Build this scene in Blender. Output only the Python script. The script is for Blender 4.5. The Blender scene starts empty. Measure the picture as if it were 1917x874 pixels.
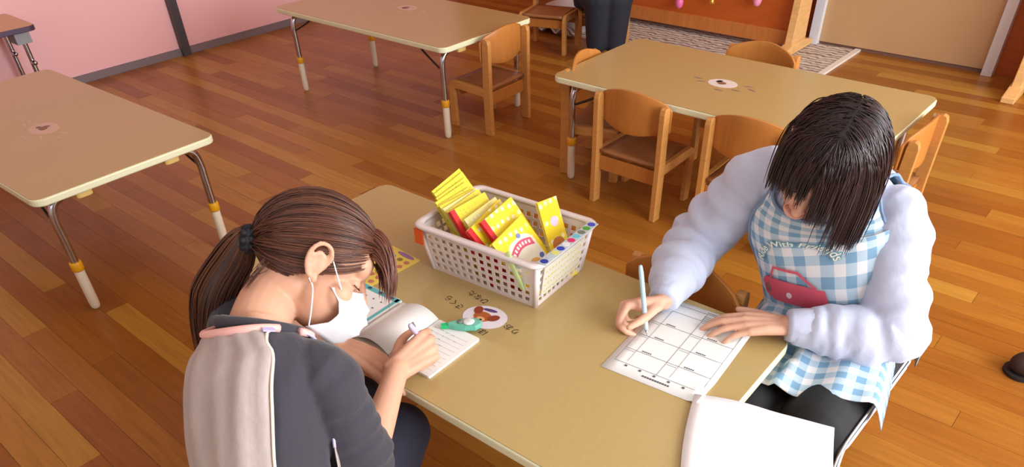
import bpy, bmesh, math, random
import numpy as np
from mathutils import Vector, Matrix, noise
C = bpy.context.scene.collection
rng = np.random.RandomState(7); random.seed(7)
V = lambda *a: np.array(a, float)
def nrm(v): v = np.asarray(v, float); return v / (np.linalg.norm(v) + 1e-12)

# ------------------------------------------------------------------ camera
CAM = V(0, 0, 1.3126)
R_ = V(0.755415, 0.654607, -0.028937); U_ = V(-0.403912, 0.499978, 0.766079); F_ = V(-0.515948, 0.567020, -0.642095)
cd = bpy.data.cameras.new('camera'); cam = bpy.data.objects.new('camera', cd); C.objects.link(cam)
cam.matrix_world = Matrix(((R_[0], U_[0], -F_[0], CAM[0]), (R_[1], U_[1], -F_[1], CAM[1]), (R_[2], U_[2], -F_[2], CAM[2]), (0, 0, 0, 1)))
cd.sensor_width = 36; cd.lens = 1358.5 / 1917 * 36; cd.shift_y = (694.9 - 437) / 1917; cd.clip_start = .02
bpy.context.scene.camera = cam

# ------------------------------------------------------------------ light
w = bpy.data.worlds.new('daylight'); bpy.context.scene.world = w; w.use_nodes = True
w.node_tree.nodes['Background'].inputs[0].default_value = (.86, .93, 1, 1)
w.node_tree.nodes['Background'].inputs[1].default_value = .8
def area(name, loc, rot, sx, sy, power, col):
    l = bpy.data.lights.new(name, 'AREA'); l.shape = 'RECTANGLE'; l.size = sx; l.size_y = sy; l.energy = power; l.color = col
    o = bpy.data.objects.new(name, l); C.objects.link(o); o.location = loc; o.rotation_euler = rot; return o
area('window_daylight', (2.22, 1.95, 1.45), (0, math.radians(90), 0), 1.7, 3.6, 112, (.93, .97, 1))
area('near_window_daylight', (.2, -1.92, 1.6), (math.radians(90), 0, 0), 3.2, 1.3, 3, (.95, .97, 1))
for i, (x, y) in enumerate([(-3.2, 2.9), (-1.0, 2.9), (-1.9, .7)]):
    area('added_ceiling_fill', (x, y, 2.66), (0, 0, 0), 1.2, .25, .8, (1, .97, .92))  # weak fill added below the ceiling, not an actual room lamp
vs = bpy.context.scene.view_settings
vs.view_transform = 'Standard'; vs.look = 'None'; vs.gamma = 1; vs.exposure = .88; vs.use_curve_mapping = False

# ------------------------------------------------------------------ materials
def lin(c): return tuple(((x / 255) / 12.92 if x / 255 <= .04045 else ((x / 255 + .055) / 1.055) ** 2.4) for x in c)
MATS = {}
def mat(name, col, rough=.5, metal=0, spec=.5, noise_amt=0, noise_scale=20, bump=0, bump_scale=60, coat=0, alpha=1, stretch=None, sheen=0, sss=0, trans=0):
    if name in MATS: return MATS[name]
    m = bpy.data.materials.new(name); m.use_nodes = True; nt = m.node_tree; b = nt.nodes['Principled BSDF']
    c = lin(col) + (1,)
    b.inputs['Base Color'].default_value = c; b.inputs['Roughness'].default_value = rough; b.inputs['Metallic'].default_value = metal
    b.inputs['Specular IOR Level'].default_value = spec; b.inputs['Coat Weight'].default_value = coat; b.inputs['Coat Roughness'].default_value = .15
    b.inputs['Alpha'].default_value = alpha; b.inputs['Sheen Weight'].default_value = sheen; b.inputs['Transmission Weight'].default_value = trans
    if sss:
        b.inputs['Subsurface Weight'].default_value = sss; b.inputs['Subsurface Radius'].default_value = (.012, .005, .003); b.inputs['Subsurface Scale'].default_value = 1
    tc = nt.nodes.new('ShaderNodeTexCoord'); mp = nt.nodes.new('ShaderNodeMapping'); nt.links.new(tc.outputs['Object'], mp.inputs[0])
    if stretch: mp.inputs['Scale'].default_value = stretch
    if noise_amt:
        n = nt.nodes.new('ShaderNodeTexNoise'); n.inputs['Scale'].default_value = noise_scale; n.inputs['Detail'].default_value = 5
        nt.links.new(mp.outputs[0], n.inputs[0])
        mx = nt.nodes.new('ShaderNodeMix'); mx.data_type = 'RGBA'
        mx.inputs[6].default_value = tuple(x * (1 - noise_amt) for x in c[:3]) + (1,)
        mx.inputs[7].default_value = tuple(min(1, x * (1 + noise_amt)) for x in c[:3]) + (1,)
        nt.links.new(n.outputs['Fac'], mx.inputs[0]); nt.links.new(mx.outputs[2], b.inputs['Base Color'])
    if bump:
        n2 = nt.nodes.new('ShaderNodeTexNoise'); n2.inputs['Scale'].default_value = bump_scale; n2.inputs['Detail'].default_value = 4
        nt.links.new(mp.outputs[0], n2.inputs[0]); bp = nt.nodes.new('ShaderNodeBump'); bp.inputs['Strength'].default_value = bump; bp.inputs['Distance'].default_value = .01
        nt.links.new(n2.outputs['Fac'], bp.inputs['Height']); nt.links.new(bp.outputs[0], b.inputs['Normal'])
    MATS[name] = m; return m

def plank_material():
    m = bpy.data.materials.new('oiled_plank'); m.use_nodes = True; nt = m.node_tree; b = nt.nodes['Principled BSDF']; N = nt.nodes.new; L = nt.links.new
    oi = N('ShaderNodeObjectInfo'); ge = N('ShaderNodeNewGeometry'); ad = N('ShaderNodeMath'); ad.operation = 'ADD'; fr = N('ShaderNodeMath'); fr.operation = 'FRACT'
    L(oi.outputs['Random'], ad.inputs[0]); L(ge.outputs['Random Per Island'], ad.inputs[1]); L(ad.outputs[0], fr.inputs[0])
    cr = N('ShaderNodeValToRGB'); e = cr.color_ramp.elements
    e[0].position = 0; e[0].color = lin((148, 88, 28)) + (1,); e[1].position = 1; e[1].color = lin((184, 134, 52)) + (1,)
    for p, c in ((.2, (156, 96, 32)), (.45, (170, 112, 40)), (.6, (152, 90, 30)), (.8, (176, 118, 44))): x = e.new(p); x.color = lin(c) + (1,)
    L(fr.outputs[0], cr.inputs[0])
    mp = N('ShaderNodeMapping'); mp.inputs['Scale'].default_value = (3, 45, 3); L(ge.outputs['Position'], mp.inputs[0])
    n = N('ShaderNodeTexNoise'); n.inputs['Scale'].default_value = 1.5; n.inputs['Detail'].default_value = 7; n.inputs['Roughness'].default_value = .65; n.inputs['Distortion'].default_value = .4
    L(mp.outputs[0], n.inputs[0])
    mx = N('ShaderNodeMix'); mx.data_type = 'RGBA'; mx.blend_type = 'MULTIPLY'; mx.inputs[0].default_value = .55
    r2 = N('ShaderNodeValToRGB'); r2.color_ramp.elements[0].color = (.55, .5, .45, 1); r2.color_ramp.elements[0].position = .3; r2.color_ramp.elements[1].color = (1, 1, 1, 1); r2.color_ramp.elements[1].position = .62
    L(n.outputs['Fac'], r2.inputs[0]); L(cr.outputs[0], mx.inputs[6]); L(r2.outputs[0], mx.inputs[7]); L(mx.outputs[2], b.inputs['Base Color'])
    b.inputs['Roughness'].default_value = .3; b.inputs['Specular IOR Level'].default_value = .32
    n3 = N('ShaderNodeTexNoise'); n3.inputs['Scale'].default_value = 8; L(ge.outputs['Position'], n3.inputs[0])
    mr = N('ShaderNodeMapRange'); mr.inputs[3].default_value = .22; mr.inputs[4].default_value = .42; L(n3.outputs['Fac'], mr.inputs[0]); L(mr.outputs[0], b.inputs['Roughness'])
    return m

def wood(name, col, scale=(6, 60, 6), rough=.4, amt=.25):
    if name in MATS: return MATS[name]
    m = bpy.data.materials.new(name); m.use_nodes = True; nt = m.node_tree; b = nt.nodes['Principled BSDF']; N = nt.nodes.new; L = nt.links.new
    tc = N('ShaderNodeTexCoord'); mp = N('ShaderNodeMapping'); mp.inputs['Scale'].default_value = scale; L(tc.outputs['Object'], mp.inputs[0])
    n = N('ShaderNodeTexNoise'); n.inputs['Scale'].default_value = 2; n.inputs['Detail'].default_value = 6; n.inputs['Distortion'].default_value = .6; L(mp.outputs[0], n.inputs[0])
    cr = N('ShaderNodeValToRGB'); c = lin(col)
    cr.color_ramp.elements[0].position = .3; cr.color_ramp.elements[0].color = tuple(x * (1 - amt) for x in c) + (1,)
    cr.color_ramp.elements[1].position = .7; cr.color_ramp.elements[1].color = tuple(min(1, x * (1 + amt)) for x in c) + (1,)
    L(n.outputs['Fac'], cr.inputs[0]); L(cr.outputs[0], b.inputs['Base Color']); b.inputs['Roughness'].default_value = rough
    MATS[name] = m; return m

def gingham():
    m = bpy.data.materials.new('gingham_cotton'); m.use_nodes = True; nt = m.node_tree; b = nt.nodes['Principled BSDF']; N = nt.nodes.new; L = nt.links.new
    uv = N('ShaderNodeUVMap'); sp = N('ShaderNodeSeparateXYZ'); L(uv.outputs[0], sp.inputs[0])
    outs = []
    for k in (0, 1):
        mu = N('ShaderNodeMath'); mu.operation = 'MULTIPLY'; mu.inputs[1].default_value = 1 / .034; L(sp.outputs[k], mu.inputs[0])
        fr = N('ShaderNodeMath'); fr.operation = 'FRACT'; L(mu.outputs[0], fr.inputs[0])
        gt = N('ShaderNodeMath'); gt.operation = 'GREATER_THAN'; gt.inputs[1].default_value = .5; L(fr.outputs[0], gt.inputs[0]); outs.append(gt)
    s = N('ShaderNodeMath'); s.operation = 'ADD'; L(outs[0].outputs[0], s.inputs[0]); L(outs[1].outputs[0], s.inputs[1])
    h = N('ShaderNodeMath'); h.operation = 'MULTIPLY'; h.inputs[1].default_value = .5; L(s.outputs[0], h.inputs[0])
    cr = N('ShaderNodeValToRGB'); cr.color_ramp.interpolation = 'CONSTANT'; e = cr.color_ramp.elements
    e[0].position = 0; e[0].color = lin((222, 222, 226)) + (1,); e[1].position = .4; e[1].color = lin((176, 198, 214)) + (1,); x = e.new(.9); x.color = lin((122, 160, 190)) + (1,)
    L(h.outputs[0], cr.inputs[0]); L(cr.outputs[0], b.inputs['Base Color']); b.inputs['Roughness'].default_value = .85; b.inputs['Specular IOR Level'].default_value = .2
    return m

def hair_material(name, c1, c2, rough=.36):
    m = bpy.data.materials.new(name); m.use_nodes = True; nt = m.node_tree; b = nt.nodes['Principled BSDF']; N = nt.nodes.new; L = nt.links.new
    ge = N('ShaderNodeNewGeometry'); cr = N('ShaderNodeValToRGB'); cr.color_ramp.elements[0].color = lin(c1) + (1,); cr.color_ramp.elements[1].color = lin(c2) + (1,)
    L(ge.outputs['Random Per Island'], cr.inputs[0]); L(cr.outputs[0], b.inputs['Base Color']); b.inputs['Roughness'].default_value = rough; b.inputs['Specular IOR Level'].default_value = .45
    return m

# ------------------------------------------------------------------ mesh helpers
def tag(o, label=None, cat=None, group=None, kind=None):
    if label: o['label'] = label
    if cat: o['category'] = cat
    if group: o['group'] = group
    if kind: o['kind'] = kind
    return o
def thing(name, label, cat, loc=(0, 0, 0), rotz=0, group=None):
    o = bpy.data.objects.new(name, None); C.objects.link(o); o.location = loc; o.rotation_euler = (0, 0, rotz); o.empty_display_size = .05
    return tag(o, label, cat, group)
def wpos(o):
    p = V(0, 0, 0)
    while o is not None: p = p + V(*o.location); o = o.parent
    return p
def obj(name, vf, m, parent=None, world=False, smooth=False, uv=None, label=None):
    """vf = (verts, faces). world=True: verts in world coordinates, parents unrotated."""
    v, f = vf; v = np.asarray(v, float)
    org = V(0, 0, 0)
    if world: org = wpos(parent) if parent is not None else V(0, 0, 0)
    me = bpy.data.meshes.new(name)
    me.from_pydata((v - org).tolist(), [], [tuple(int(i) for i in q) for q in f])
    if m is not None:
        for k in (m if isinstance(m, list) else [m]): me.materials.append(k)
    if smooth: me.polygons.foreach_set('use_smooth', [True] * len(me.polygons))
    if uv is not None:
        l = me.uv_layers.new(name='UVMap'); idx = np.empty(len(me.loops), int); me.loops.foreach_get('vertex_index', idx)
        l.data.foreach_set('uv', np.asarray(uv, float)[idx].ravel())
    me.update()
    o = bpy.data.objects.new(name, me); C.objects.link(o)
    if parent is not None: o.parent = parent
    if label: o['label'] = label
    return o
def bevel(o, w=.003, seg=2, angle=40):
    b = o.modifiers.new('bevel', 'BEVEL'); b.width = w; b.segments = seg; b.limit_method = 'ANGLE'; b.angle_limit = math.radians(angle); return o
def solid(o, t, off=-1):
    s = o.modifiers.new('solid', 'SOLIDIFY'); s.thickness = t; s.offset = off; return o
def join(*vfs):
    vs, fs, n = [], [], 0
    for v, f in vfs:
        vs.append(np.asarray(v, float)); fs += [tuple(i + n for i in q) for q in f]; n += len(v)
    return np.concatenate(vs), fs
def box(c, s, rotz=0):
    c = V(*c); hx, hy, hz = s[0] / 2, s[1] / 2, s[2] / 2; v = []
    for z in (-hz, hz):
        for x, y in ((-hx, -hy), (hx, -hy), (hx, hy), (-hx, hy)):
            v.append((c[0] + x * math.cos(rotz) - y * math.sin(rotz), c[1] + x * math.sin(rotz) + y * math.cos(rotz), c[2] + z))
    return np.array(v), [(0, 3, 2, 1), (4, 5, 6, 7), (0, 1, 5, 4), (1, 2, 6, 5), (2, 3, 7, 6), (3, 0, 4, 7)]
def prism(poly, z0, z1):
    n = len(poly); v = [(x, y, z0) for x, y in poly] + [(x, y, z1) for x, y in poly]
    f = [tuple(range(n - 1, -1, -1)), tuple(range(n, 2 * n))] + [(i, (i + 1) % n, n + (i + 1) % n, n + i) for i in range(n)]
    return np.array(v, float), f
def rrect(w, h, r, n=6):
    p = []
    for cx, cy, a0 in ((w / 2 - r, h / 2 - r, 0), (-w / 2 + r, h / 2 - r, 90), (-w / 2 + r, -h / 2 + r, 180), (w / 2 - r, -h / 2 + r, 270)):
        for i in range(n + 1):
            a = math.radians(a0 + 90 * i / n); p.append((cx + r * math.cos(a), cy + r * math.sin(a)))
    return p
def catmull(P, k=6):
    P = np.asarray(P, float); n = len(P)
    if n < 3:
        t = np.linspace(0, 1, k + 1)[:, None]; return P[0] + (P[-1] - P[0]) * t
    Q = np.concatenate([[2 * P[0] - P[1]], P, [2 * P[-1] - P[-2]]]); out = []
    for i in range(1, n):
        a, b, c, d = Q[i - 1], Q[i], Q[i + 1], Q[i + 2]
        for j in range(k):
            t = j / k; out.append(.5 * ((2 * b) + (c - a) * t + (2 * a - 5 * b + 4 * c - d) * t * t + (-a + 3 * b - 3 * c + d) * t ** 3))
    out.append(P[-1]); return np.array(out)
def tube(P, r, n=10, side=None, flat=1., cap='round', fold=None, ecap=None):
    """closed tapered tube along the polyline P with radii r; flat scales the radius across `side`."""
    P = np.asarray(P, float); m = len(P); r = np.ones(m) * r if np.isscalar(r) else np.asarray(r, float)
    T = np.gradient(P, axis=0); T = T / (np.linalg.norm(T, axis=1)[:, None] + 1e-12)
    s = nrm(side) if side is not None else (V(0, 0, 1) if abs(T[0][2]) < .9 else V(1, 0, 0))
    A = []; cur = s
    for t in T:
        base = s if side is not None else cur
        a = base - t * (base @ t)
        if np.linalg.norm(a) < 1e-3: a = cur - t * (cur @ t)
        cur = nrm(a); A.append(cur)
    A = np.array(A); B = np.cross(T, A)
    cs = [(P[i], r[i], r[i], i) for i in range(m)]
    if cap == 'round':
        pre = [(P[0] - T[0] * r[0] * k, r[0] * q, r[0], 0) for k, q in ((.95, .25), (.75, .66), (.4, .92))]
        post = [(P[-1] + T[-1] * r[-1] * k, r[-1] * q, r[-1], m - 1) for k, q in ((.4, .92), (.75, .66), (.95, .25))]
        cs = pre + cs + post
    V_ = []; ang = np.linspace(0, 2 * math.pi, n, endpoint=False)
    for c, rr, _, i in cs:
        rad = np.ones(n) * rr
        if fold is not None: rad = rad * (1 + fold(i / (m - 1), ang))
        V_.append(c + (np.cos(ang) * rad * flat)[:, None] * A[i] + (np.sin(ang) * rad)[:, None] * B[i])
    k = len(V_); v = np.concatenate(V_)
    f = [(i * n + j, i * n + (j + 1) % n, (i + 1) * n + (j + 1) % n, (i + 1) * n + j) for i in range(k - 1) for j in range(n)]
    f += [tuple(range(n - 1, -1, -1)), tuple((k - 1) * n + j for j in range(n))]
    return v, f
def ellipsoid(c, r, M=None, n=16, m=10):
    M = np.eye(3) if M is None else M; v = []; c = V(*c)
    for i in range(1, m):
        p = math.pi * i / m
        for j in range(n):
            a = 2 * math.pi * j / n; v.append(V(r[0] * math.sin(p) * math.cos(a), r[1] * math.sin(p) * math.sin(a), r[2] * math.cos(p)))
    v += [V(0, 0, r[2]), V(0, 0, -r[2])]; v = np.array(v) @ np.asarray(M).T + c
    f = [(i * n + j, (i + 1) * n + j, (i + 1) * n + (j + 1) % n, i * n + (j + 1) % n) for i in range(m - 2) for j in range(n)]
    t, b = len(v) - 2, len(v) - 1
    f += [(t, j, (j + 1) % n) for j in range(n)] + [(b, (m - 2) * n + (j + 1) % n, (m - 2) * n + j) for j in range(n)]
    return v, f
def grid_faces(a, b, wrap=False):
    return [(i * b + j, i * b + (j + 1) % b, (i + 1) * b + (j + 1) % b, (i + 1) * b + j) for i in range(a - 1) for j in range(b if wrap else b - 1)]
def remesh(o, vox, it=6, fac=.5):
    r = o.modifiers.new('remesh', 'REMESH'); r.mode = 'VOXEL'; r.voxel_size = vox; r.use_smooth_shade = True
    s = o.modifiers.new('smooth', 'SMOOTH'); s.factor = fac; s.iterations = it
    return o
def text_mesh(s, size, align='CENTER', bold=0):
    cu = bpy.data.curves.new('t', 'FONT'); cu.body = s; cu.size = size; cu.align_x = align; cu.align_y = 'CENTER'; cu.resolution_u = 3; cu.offset = bold
    o = bpy.data.objects.new('t', cu); C.objects.link(o); bpy.context.view_layer.update()
    me = bpy.data.meshes.new_from_object(o.evaluated_get(bpy.context.evaluated_depsgraph_get()))
    v = np.array([x.co[:] for x in me.vertices]).reshape(-1, 3); f = [tuple(p.vertices) for p in me.polygons]
    bpy.data.objects.remove(o); bpy.data.curves.remove(cu); bpy.data.meshes.remove(me); return v, f
def xf(vf, loc=(0, 0, 0), rz=0, scale=1):
    v, f = vf; c, s = math.cos(rz), math.sin(rz); v = np.asarray(v, float) * scale
    return np.stack([v[:, 0] * c - v[:, 1] * s + loc[0], v[:, 0] * s + v[:, 1] * c + loc[1], v[:, 2] + loc[2]], 1), f
def frame_xf(vf, o, X, Y, Z): v, f = vf; v = np.asarray(v, float); return V(*o) + v[:, :1] * X + v[:, 1:2] * Y + v[:, 2:3] * Z, f
def disc(c, rx, ry, z, n=16, rz=0, h=.0004):
    return prism([(c[0] + rx * math.cos(a) * math.cos(rz) - ry * math.sin(a) * math.sin(rz), c[1] + rx * math.cos(a) * math.sin(rz) + ry * math.sin(a) * math.cos(rz)) for a in np.linspace(0, 2 * math.pi, n, endpoint=False)], z, z + h)
def copy_tree(o, parent=None):
    c = o.copy(); C.objects.link(c)
    if parent is not None: c.parent = parent
    for ch in list(o.children): copy_tree(ch, c)
    return c

# ------------------------------------------------------------------ the room
XL, XR, YB, YN, ZC = -4.6, 2.3, 4.56, -2.0, 2.7
sub = obj('floor', box(((XL + XR) / 2, (YB + YN) / 2, -.03), (XR - XL + .2, YB - YN + .2, .03)), mat('floor_gap', (70, 38, 18), .8)); tag(sub, kind='structure')
PM = plank_material(); PW, PL, PT = .0755, .91, .0146
base = prism([(-PL / 2 + .0005, -PW / 2 + .0004), (PL / 2 - .0005, -PW / 2 + .0004), (PL / 2 - .0005, PW / 2 - .0004), (-PL / 2 + .0005, PW / 2 - .0004)], -PT, 0)
pl = []
ny = int((YB - YN) / PW) + 1; offs = [0, .33, .62, .17, .79, .48, .05, .71]
for j in range(ny):
    y = YB - PW * (j + .5); x = XL - PL + PL * ((offs[j % 8] + .13 * (j // 8)) % 1)
    while x < XR:
        x0, x1 = max(x, XL), min(x + PL, XR)
        if x1 - x0 > .03: pl.append(((x0 + x1) / 2, y, x1 - x0))
        x += PL
def inview(x, y):
    d = V(x, y, 0) - CAM; z = d @ F_
    if z < .3: return 0
    px = 958.5 + 1358.5 * (d @ R_) / z; py = 694.9 - 1358.5 * (d @ U_) / z
    return 1 / z if -120 < px < 2040 and -60 < py < 1010 else 0
pl.sort(key=lambda q: -inview(q[0], q[1])); shared = None; rest = []
for k, (x, y, L_) in enumerate(pl):
    if k < 300 and inview(x, y):
        if abs(L_ - PL) < 1e-6 and shared is not None:
            o = bpy.data.objects.new('plank', shared); C.objects.link(o); o.parent = sub
        else:
            v = base[0].copy(); v[:, 0] *= L_ / PL; o = obj('plank', (v, base[1]), PM, sub)
            if abs(L_ - PL) < 1e-6: shared = o.data
        o.location = (x, y, random.uniform(-.0004, 0))
    else:
        v = base[0].copy(); v[:, 0] *= L_ / PL; rest.append((v + V(x, y, 0), base[1]))
tag(obj('plank_field', join(*rest), PM, sub), kind='stuff')

pink = mat('pink_paint', (250, 192, 194), .42, noise_amt=.03, noise_scale=3)
def struct(name, vf, m, label=None): o = obj(name, vf, m); o['kind'] = 'structure'; return o
struct('wall_left', box((XL - .05, (YB + YN) / 2, ZC / 2), (.1, YB - YN + .2, ZC)), pink)
struct('wall_back', box(((XL + XR) / 2, YB + .05, ZC / 2), (XR - XL, .1, ZC)), wood('orange_wall_board', (184, 88, 34), (3, 3, 30), .45, .1))
struct('ceiling', box(((XL + XR) / 2, (YB + YN) / 2, ZC + .05), (XR - XL + .2, YB - YN + .2, .1)), mat('ceiling_white', (235, 232, 225), .9))
cream = mat('cream_wall', (232, 222, 205), .8)
ww = (.15, 3.75, .6, 2.3)     # window opening in the right wall: y0 y1 z0 z1
struct('wall_right', join(box((XR + .05, (YN + ww[0]) / 2, ZC / 2), (.1, ww[0] - YN, ZC)), box((XR + .05, (YB + ww[1]) / 2, ZC / 2), (.1, YB - ww[1], ZC)),
    box((XR + .05, (ww[0] + ww[1]) / 2, ww[2] / 2), (.1, ww[1] - ww[0], ww[2])), box((XR + .05, (ww[0] + ww[1]) / 2, (ZC + ww[3]) / 2), (.1, ww[1] - ww[0], ZC - ww[3]))), cream)
wf = [box((XR + .05, y, (ww[2] + ww[3]) / 2), (.06, .05, ww[3] - ww[2])) for y in np.linspace(ww[0] + .025, ww[1] - .025, 4)]
wf += [box((XR + .05, (ww[0] + ww[1]) / 2, z), (.06, ww[1] - ww[0], .05)) for z in (ww[2] + .025, ww[3] - .025)]
struct('window_1', join(*wf), mat('aluminium', (200, 200, 205), .35, .8))
nw = (-1.4, 1.8, .95, 2.25)
struct('wall_near', join(box(((XL + nw[0]) / 2, YN - .05, ZC / 2), (nw[0] - XL, .1, ZC)), box(((XR + nw[1]) / 2, YN - .05, ZC / 2), (XR - nw[1], .1, ZC)),
    box(((nw[0] + nw[1]) / 2, YN - .05, nw[2] / 2), (nw[1] - nw[0], .1, nw[2])), box(((nw[0] + nw[1]) / 2, YN - .05, (ZC + nw[3]) / 2), (nw[1] - nw[0], .1, ZC - nw[3]))), cream)
wf = [box((x, YN - .05, (nw[2] + nw[3]) / 2), (.05, .06, nw[3] - nw[2])) for x in np.linspace(nw[0] + .025, nw[1] - .025, 4)]
wf += [box(((nw[0] + nw[1]) / 2, YN - .05, z), (nw[1] - nw[0], .06, .05)) for z in (nw[2] + .025, nw[3] - .025)]
struct('window_2', join(*wf), MATS['aluminium'])
struct('baseboard_left', box((XL + .006, (YB + YN) / 2, .02), (.012, YB - YN, .04)), mat('grey_base', (128, 112, 116), .5))
struct('trim_1', box((XL + .02, 2.185, ZC / 2), (.04, .05, ZC)), mat('dark_grey_post', (72, 66, 70), .4))
struct('baseboard_back', box(((-1.62 - .73) / 2, YB - .008, .02), (.9, .016, .04)), mat('grey_brown_base', (118, 88, 76), .5))
white = mat('white_paint', (225, 225, 232), .4)
struct('trim_2', box((-1.635, YB - .03, ZC / 2), (.05, .06, ZC)), white)
struct('trim_3', box((-.705, YB - .03, ZC / 2), (.05, .06, ZC)), white)
struct('door_1', box((-1.17, YB - .012, 1.02), (.88, .024, 2.0)), mat('beige_door', (192, 154, 112), .5, noise_amt=.04, noise_scale=8))
struct('baseboard_right', box((XR - .006, (YB + YN) / 2, .03), (.012, YB - YN, .06)), white)

# ------------------------------------------------------------------ tables
lam = mat('table_laminate', (182, 156, 102), .22, noise_amt=.05, noise_scale=90, spec=.5)
edge_m = mat('cream_edge_band', (226, 226, 190), .35)
chrome = mat('chrome', (190, 190, 198), .16, 1)
darkm = mat('dark_steel', (70, 66, 70), .35, .8)
orange_p = mat('orange_plastic', (222, 158, 22), .35)
cream_p = mat('cream_plastic', (222, 208, 186), .4)
bump_p = mat('yellow_rubber', (222, 188, 110), .6)
TW, TD, TH = 1.2, .588, .4117
def make_table(label):
    t = thing('low_table', label, 'table')
    top = obj('tabletop', prism(rrect(TW - .006, TD - .006, .033, 7), TH - .02, TH), lam, t)
    bnd = prism(rrect(TW, TD, .036, 7), TH - .024, TH - .0012); bevel(obj('edge_band', bnd, edge_m, t), .005, 3)
    for sx in (-1, 1):
        x = sx * (TW / 2 - .066)
        obj('cross_rail', tube([(x, -.19, TH - .034), (x, .19, TH - .034)], .008, 8), darkm, t, smooth=True)
        for sy in (-1, 1):
            y = sy * (TD / 2 - .05)
            P = catmull([(x, y - sy * .085, TH - .036), (x, y - sy * .045, TH - .038), (x, y - sy * .012, TH - .056), (x, y, TH - .1), (x, y, .25), (x, y, .13)], 5)
            lg = obj('leg', tube(P, .0125, 12), chrome, t, smooth=True)
            obj('clamp_ring', tube([(x, y, .142), (x, y, .146), (x, y, .168), (x, y, .172)], [.0165, .0185, .0185, .0165], 16, cap='flat'), orange_p, lg, smooth=True)
            obj('leg_foot', tube([(x, y, .012), (x, y, .03), (x, y, .145)], [.0145, .0155, .0155], 14, cap='round'), cream_p, lg, smooth=True)
            obj('brace', tube(catmull([(x, y, TH - .11), (x - sx * .03, y, TH - .1), (x - sx * .13, y - sy * .01, TH - .05), (x - sx * .145, y - sy * .012, TH - .026)], 4), .0045, 6), darkm, t, smooth=True)
            bevel(obj('bumper', prism([(a * .6 + x - sx * -.018, b + y - sy * .1) for a, b in rrect(.05, .05, .015, 3)], TH - .052, TH - .024), bump_p, t), .003)
    return t
table0 = make_table('low tan table where the two women write, basket on top')
TABLES = {}
for k, (x, y, a, lb) in dict(M=(-.943, .921, 1.32, None), L=(-2.854, .784, 1.67, 'empty low tan table at left with pink wall behind it'),
        T=(-2.913, 2.483, .17, 'empty low tan table at top centre with one chair at its right end'),
        R=(-1.142, 2.488, -.07, 'empty low tan table at upper right ringed by wooden chairs')).items():
    t = table0 if k == 'M' else copy_tree(table0); t.location = (x, y, 0); t.rotation_euler = (0, 0, math.radians(a)); TABLES[k] = t
    if lb: t['label'] = lb
# faded stickers at the middle of the empty tables (parts of the tables)
stick_w = mat('sticker_white', (226, 214, 206), .4); stick_b = mat('sticker_brown', (140, 96, 70), .5); stick_g = mat('sticker_grey', (120, 104, 104), .5); stick_p = mat('sticker_pinkish', (214, 178, 158), .5)
def worn_sticker(t, ox, oy, s=1, dim=False):
    a = obj('worn_sticker', disc((ox, oy), .055 * s, .042 * s, TH, 18), stick_p if dim else stick_w, t)
    bl = [disc((ox - .006 * s + random.uniform(-.02, .02), oy + random.uniform(-.016, .016)), .011 * s, .008 * s, TH + .0004, 9, random.random()) for _ in range(3)]
    obj('picture', join(*bl), stick_g, a)
    obj('picture', disc((ox - .002 * s, oy - .002), .016 * s, .013 * s, TH + .0009, 10), stick_b, a)
    sm = [disc((ox + dx * s, oy + dy * s), .018 * s, .004 * s, TH, 8, random.uniform(-.4, .4)) for dx, dy in ((-.1, .0), (-.075, -.025), (.09, .02), (.115, -.006), (.02, -.07), (.07, -.04))]
    obj('faint_writing', join(*sm), stick_g if not dim else stick_p, a)
worn_sticker(TABLES['R'], -.045, -.005)
worn_sticker(TABLES['T'], -.02, .08, 1, True)
worn_sticker(TABLES['L'], .06, -.02, 1.1, True)

# a different table end with a dark edge, at the far left by the pink wall
dt = thing('side_table', 'corner of a dark-edged table standing against pink wall at far left', 'table', (-4.42, .98, 0))
bevel(obj('tabletop', prism(rrect(.36, .68, .03, 4), .39, .41), mat('side_table_top', (206, 160, 108), .35), dt), .002)
bevel(obj('edge_band', prism(rrect(.366, .686, .033, 4), .385, .4085), mat('dark_edge', (80, 58, 84), .4), dt), .003)
for sx, sy in ((-1, -1), (1, -1), (1, 1), (-1, 1)):
    x, y = sx * .12, sy * .28; lg = obj('leg', tube([(x, y, .02), (x, y, .385)], .012, 10), chrome, dt, smooth=True)
    obj('adjuster_knob', tube([(x + .008, y, .24), (x + .03, y, .24)], .012, 10), chrome, lg, smooth=True)
obj('corner_block', prism([(.06, .24), (.15, .24), (.15, .31)], .33, .385), mat('grey_plastic', (150, 150, 155), .5), dt)

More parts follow.
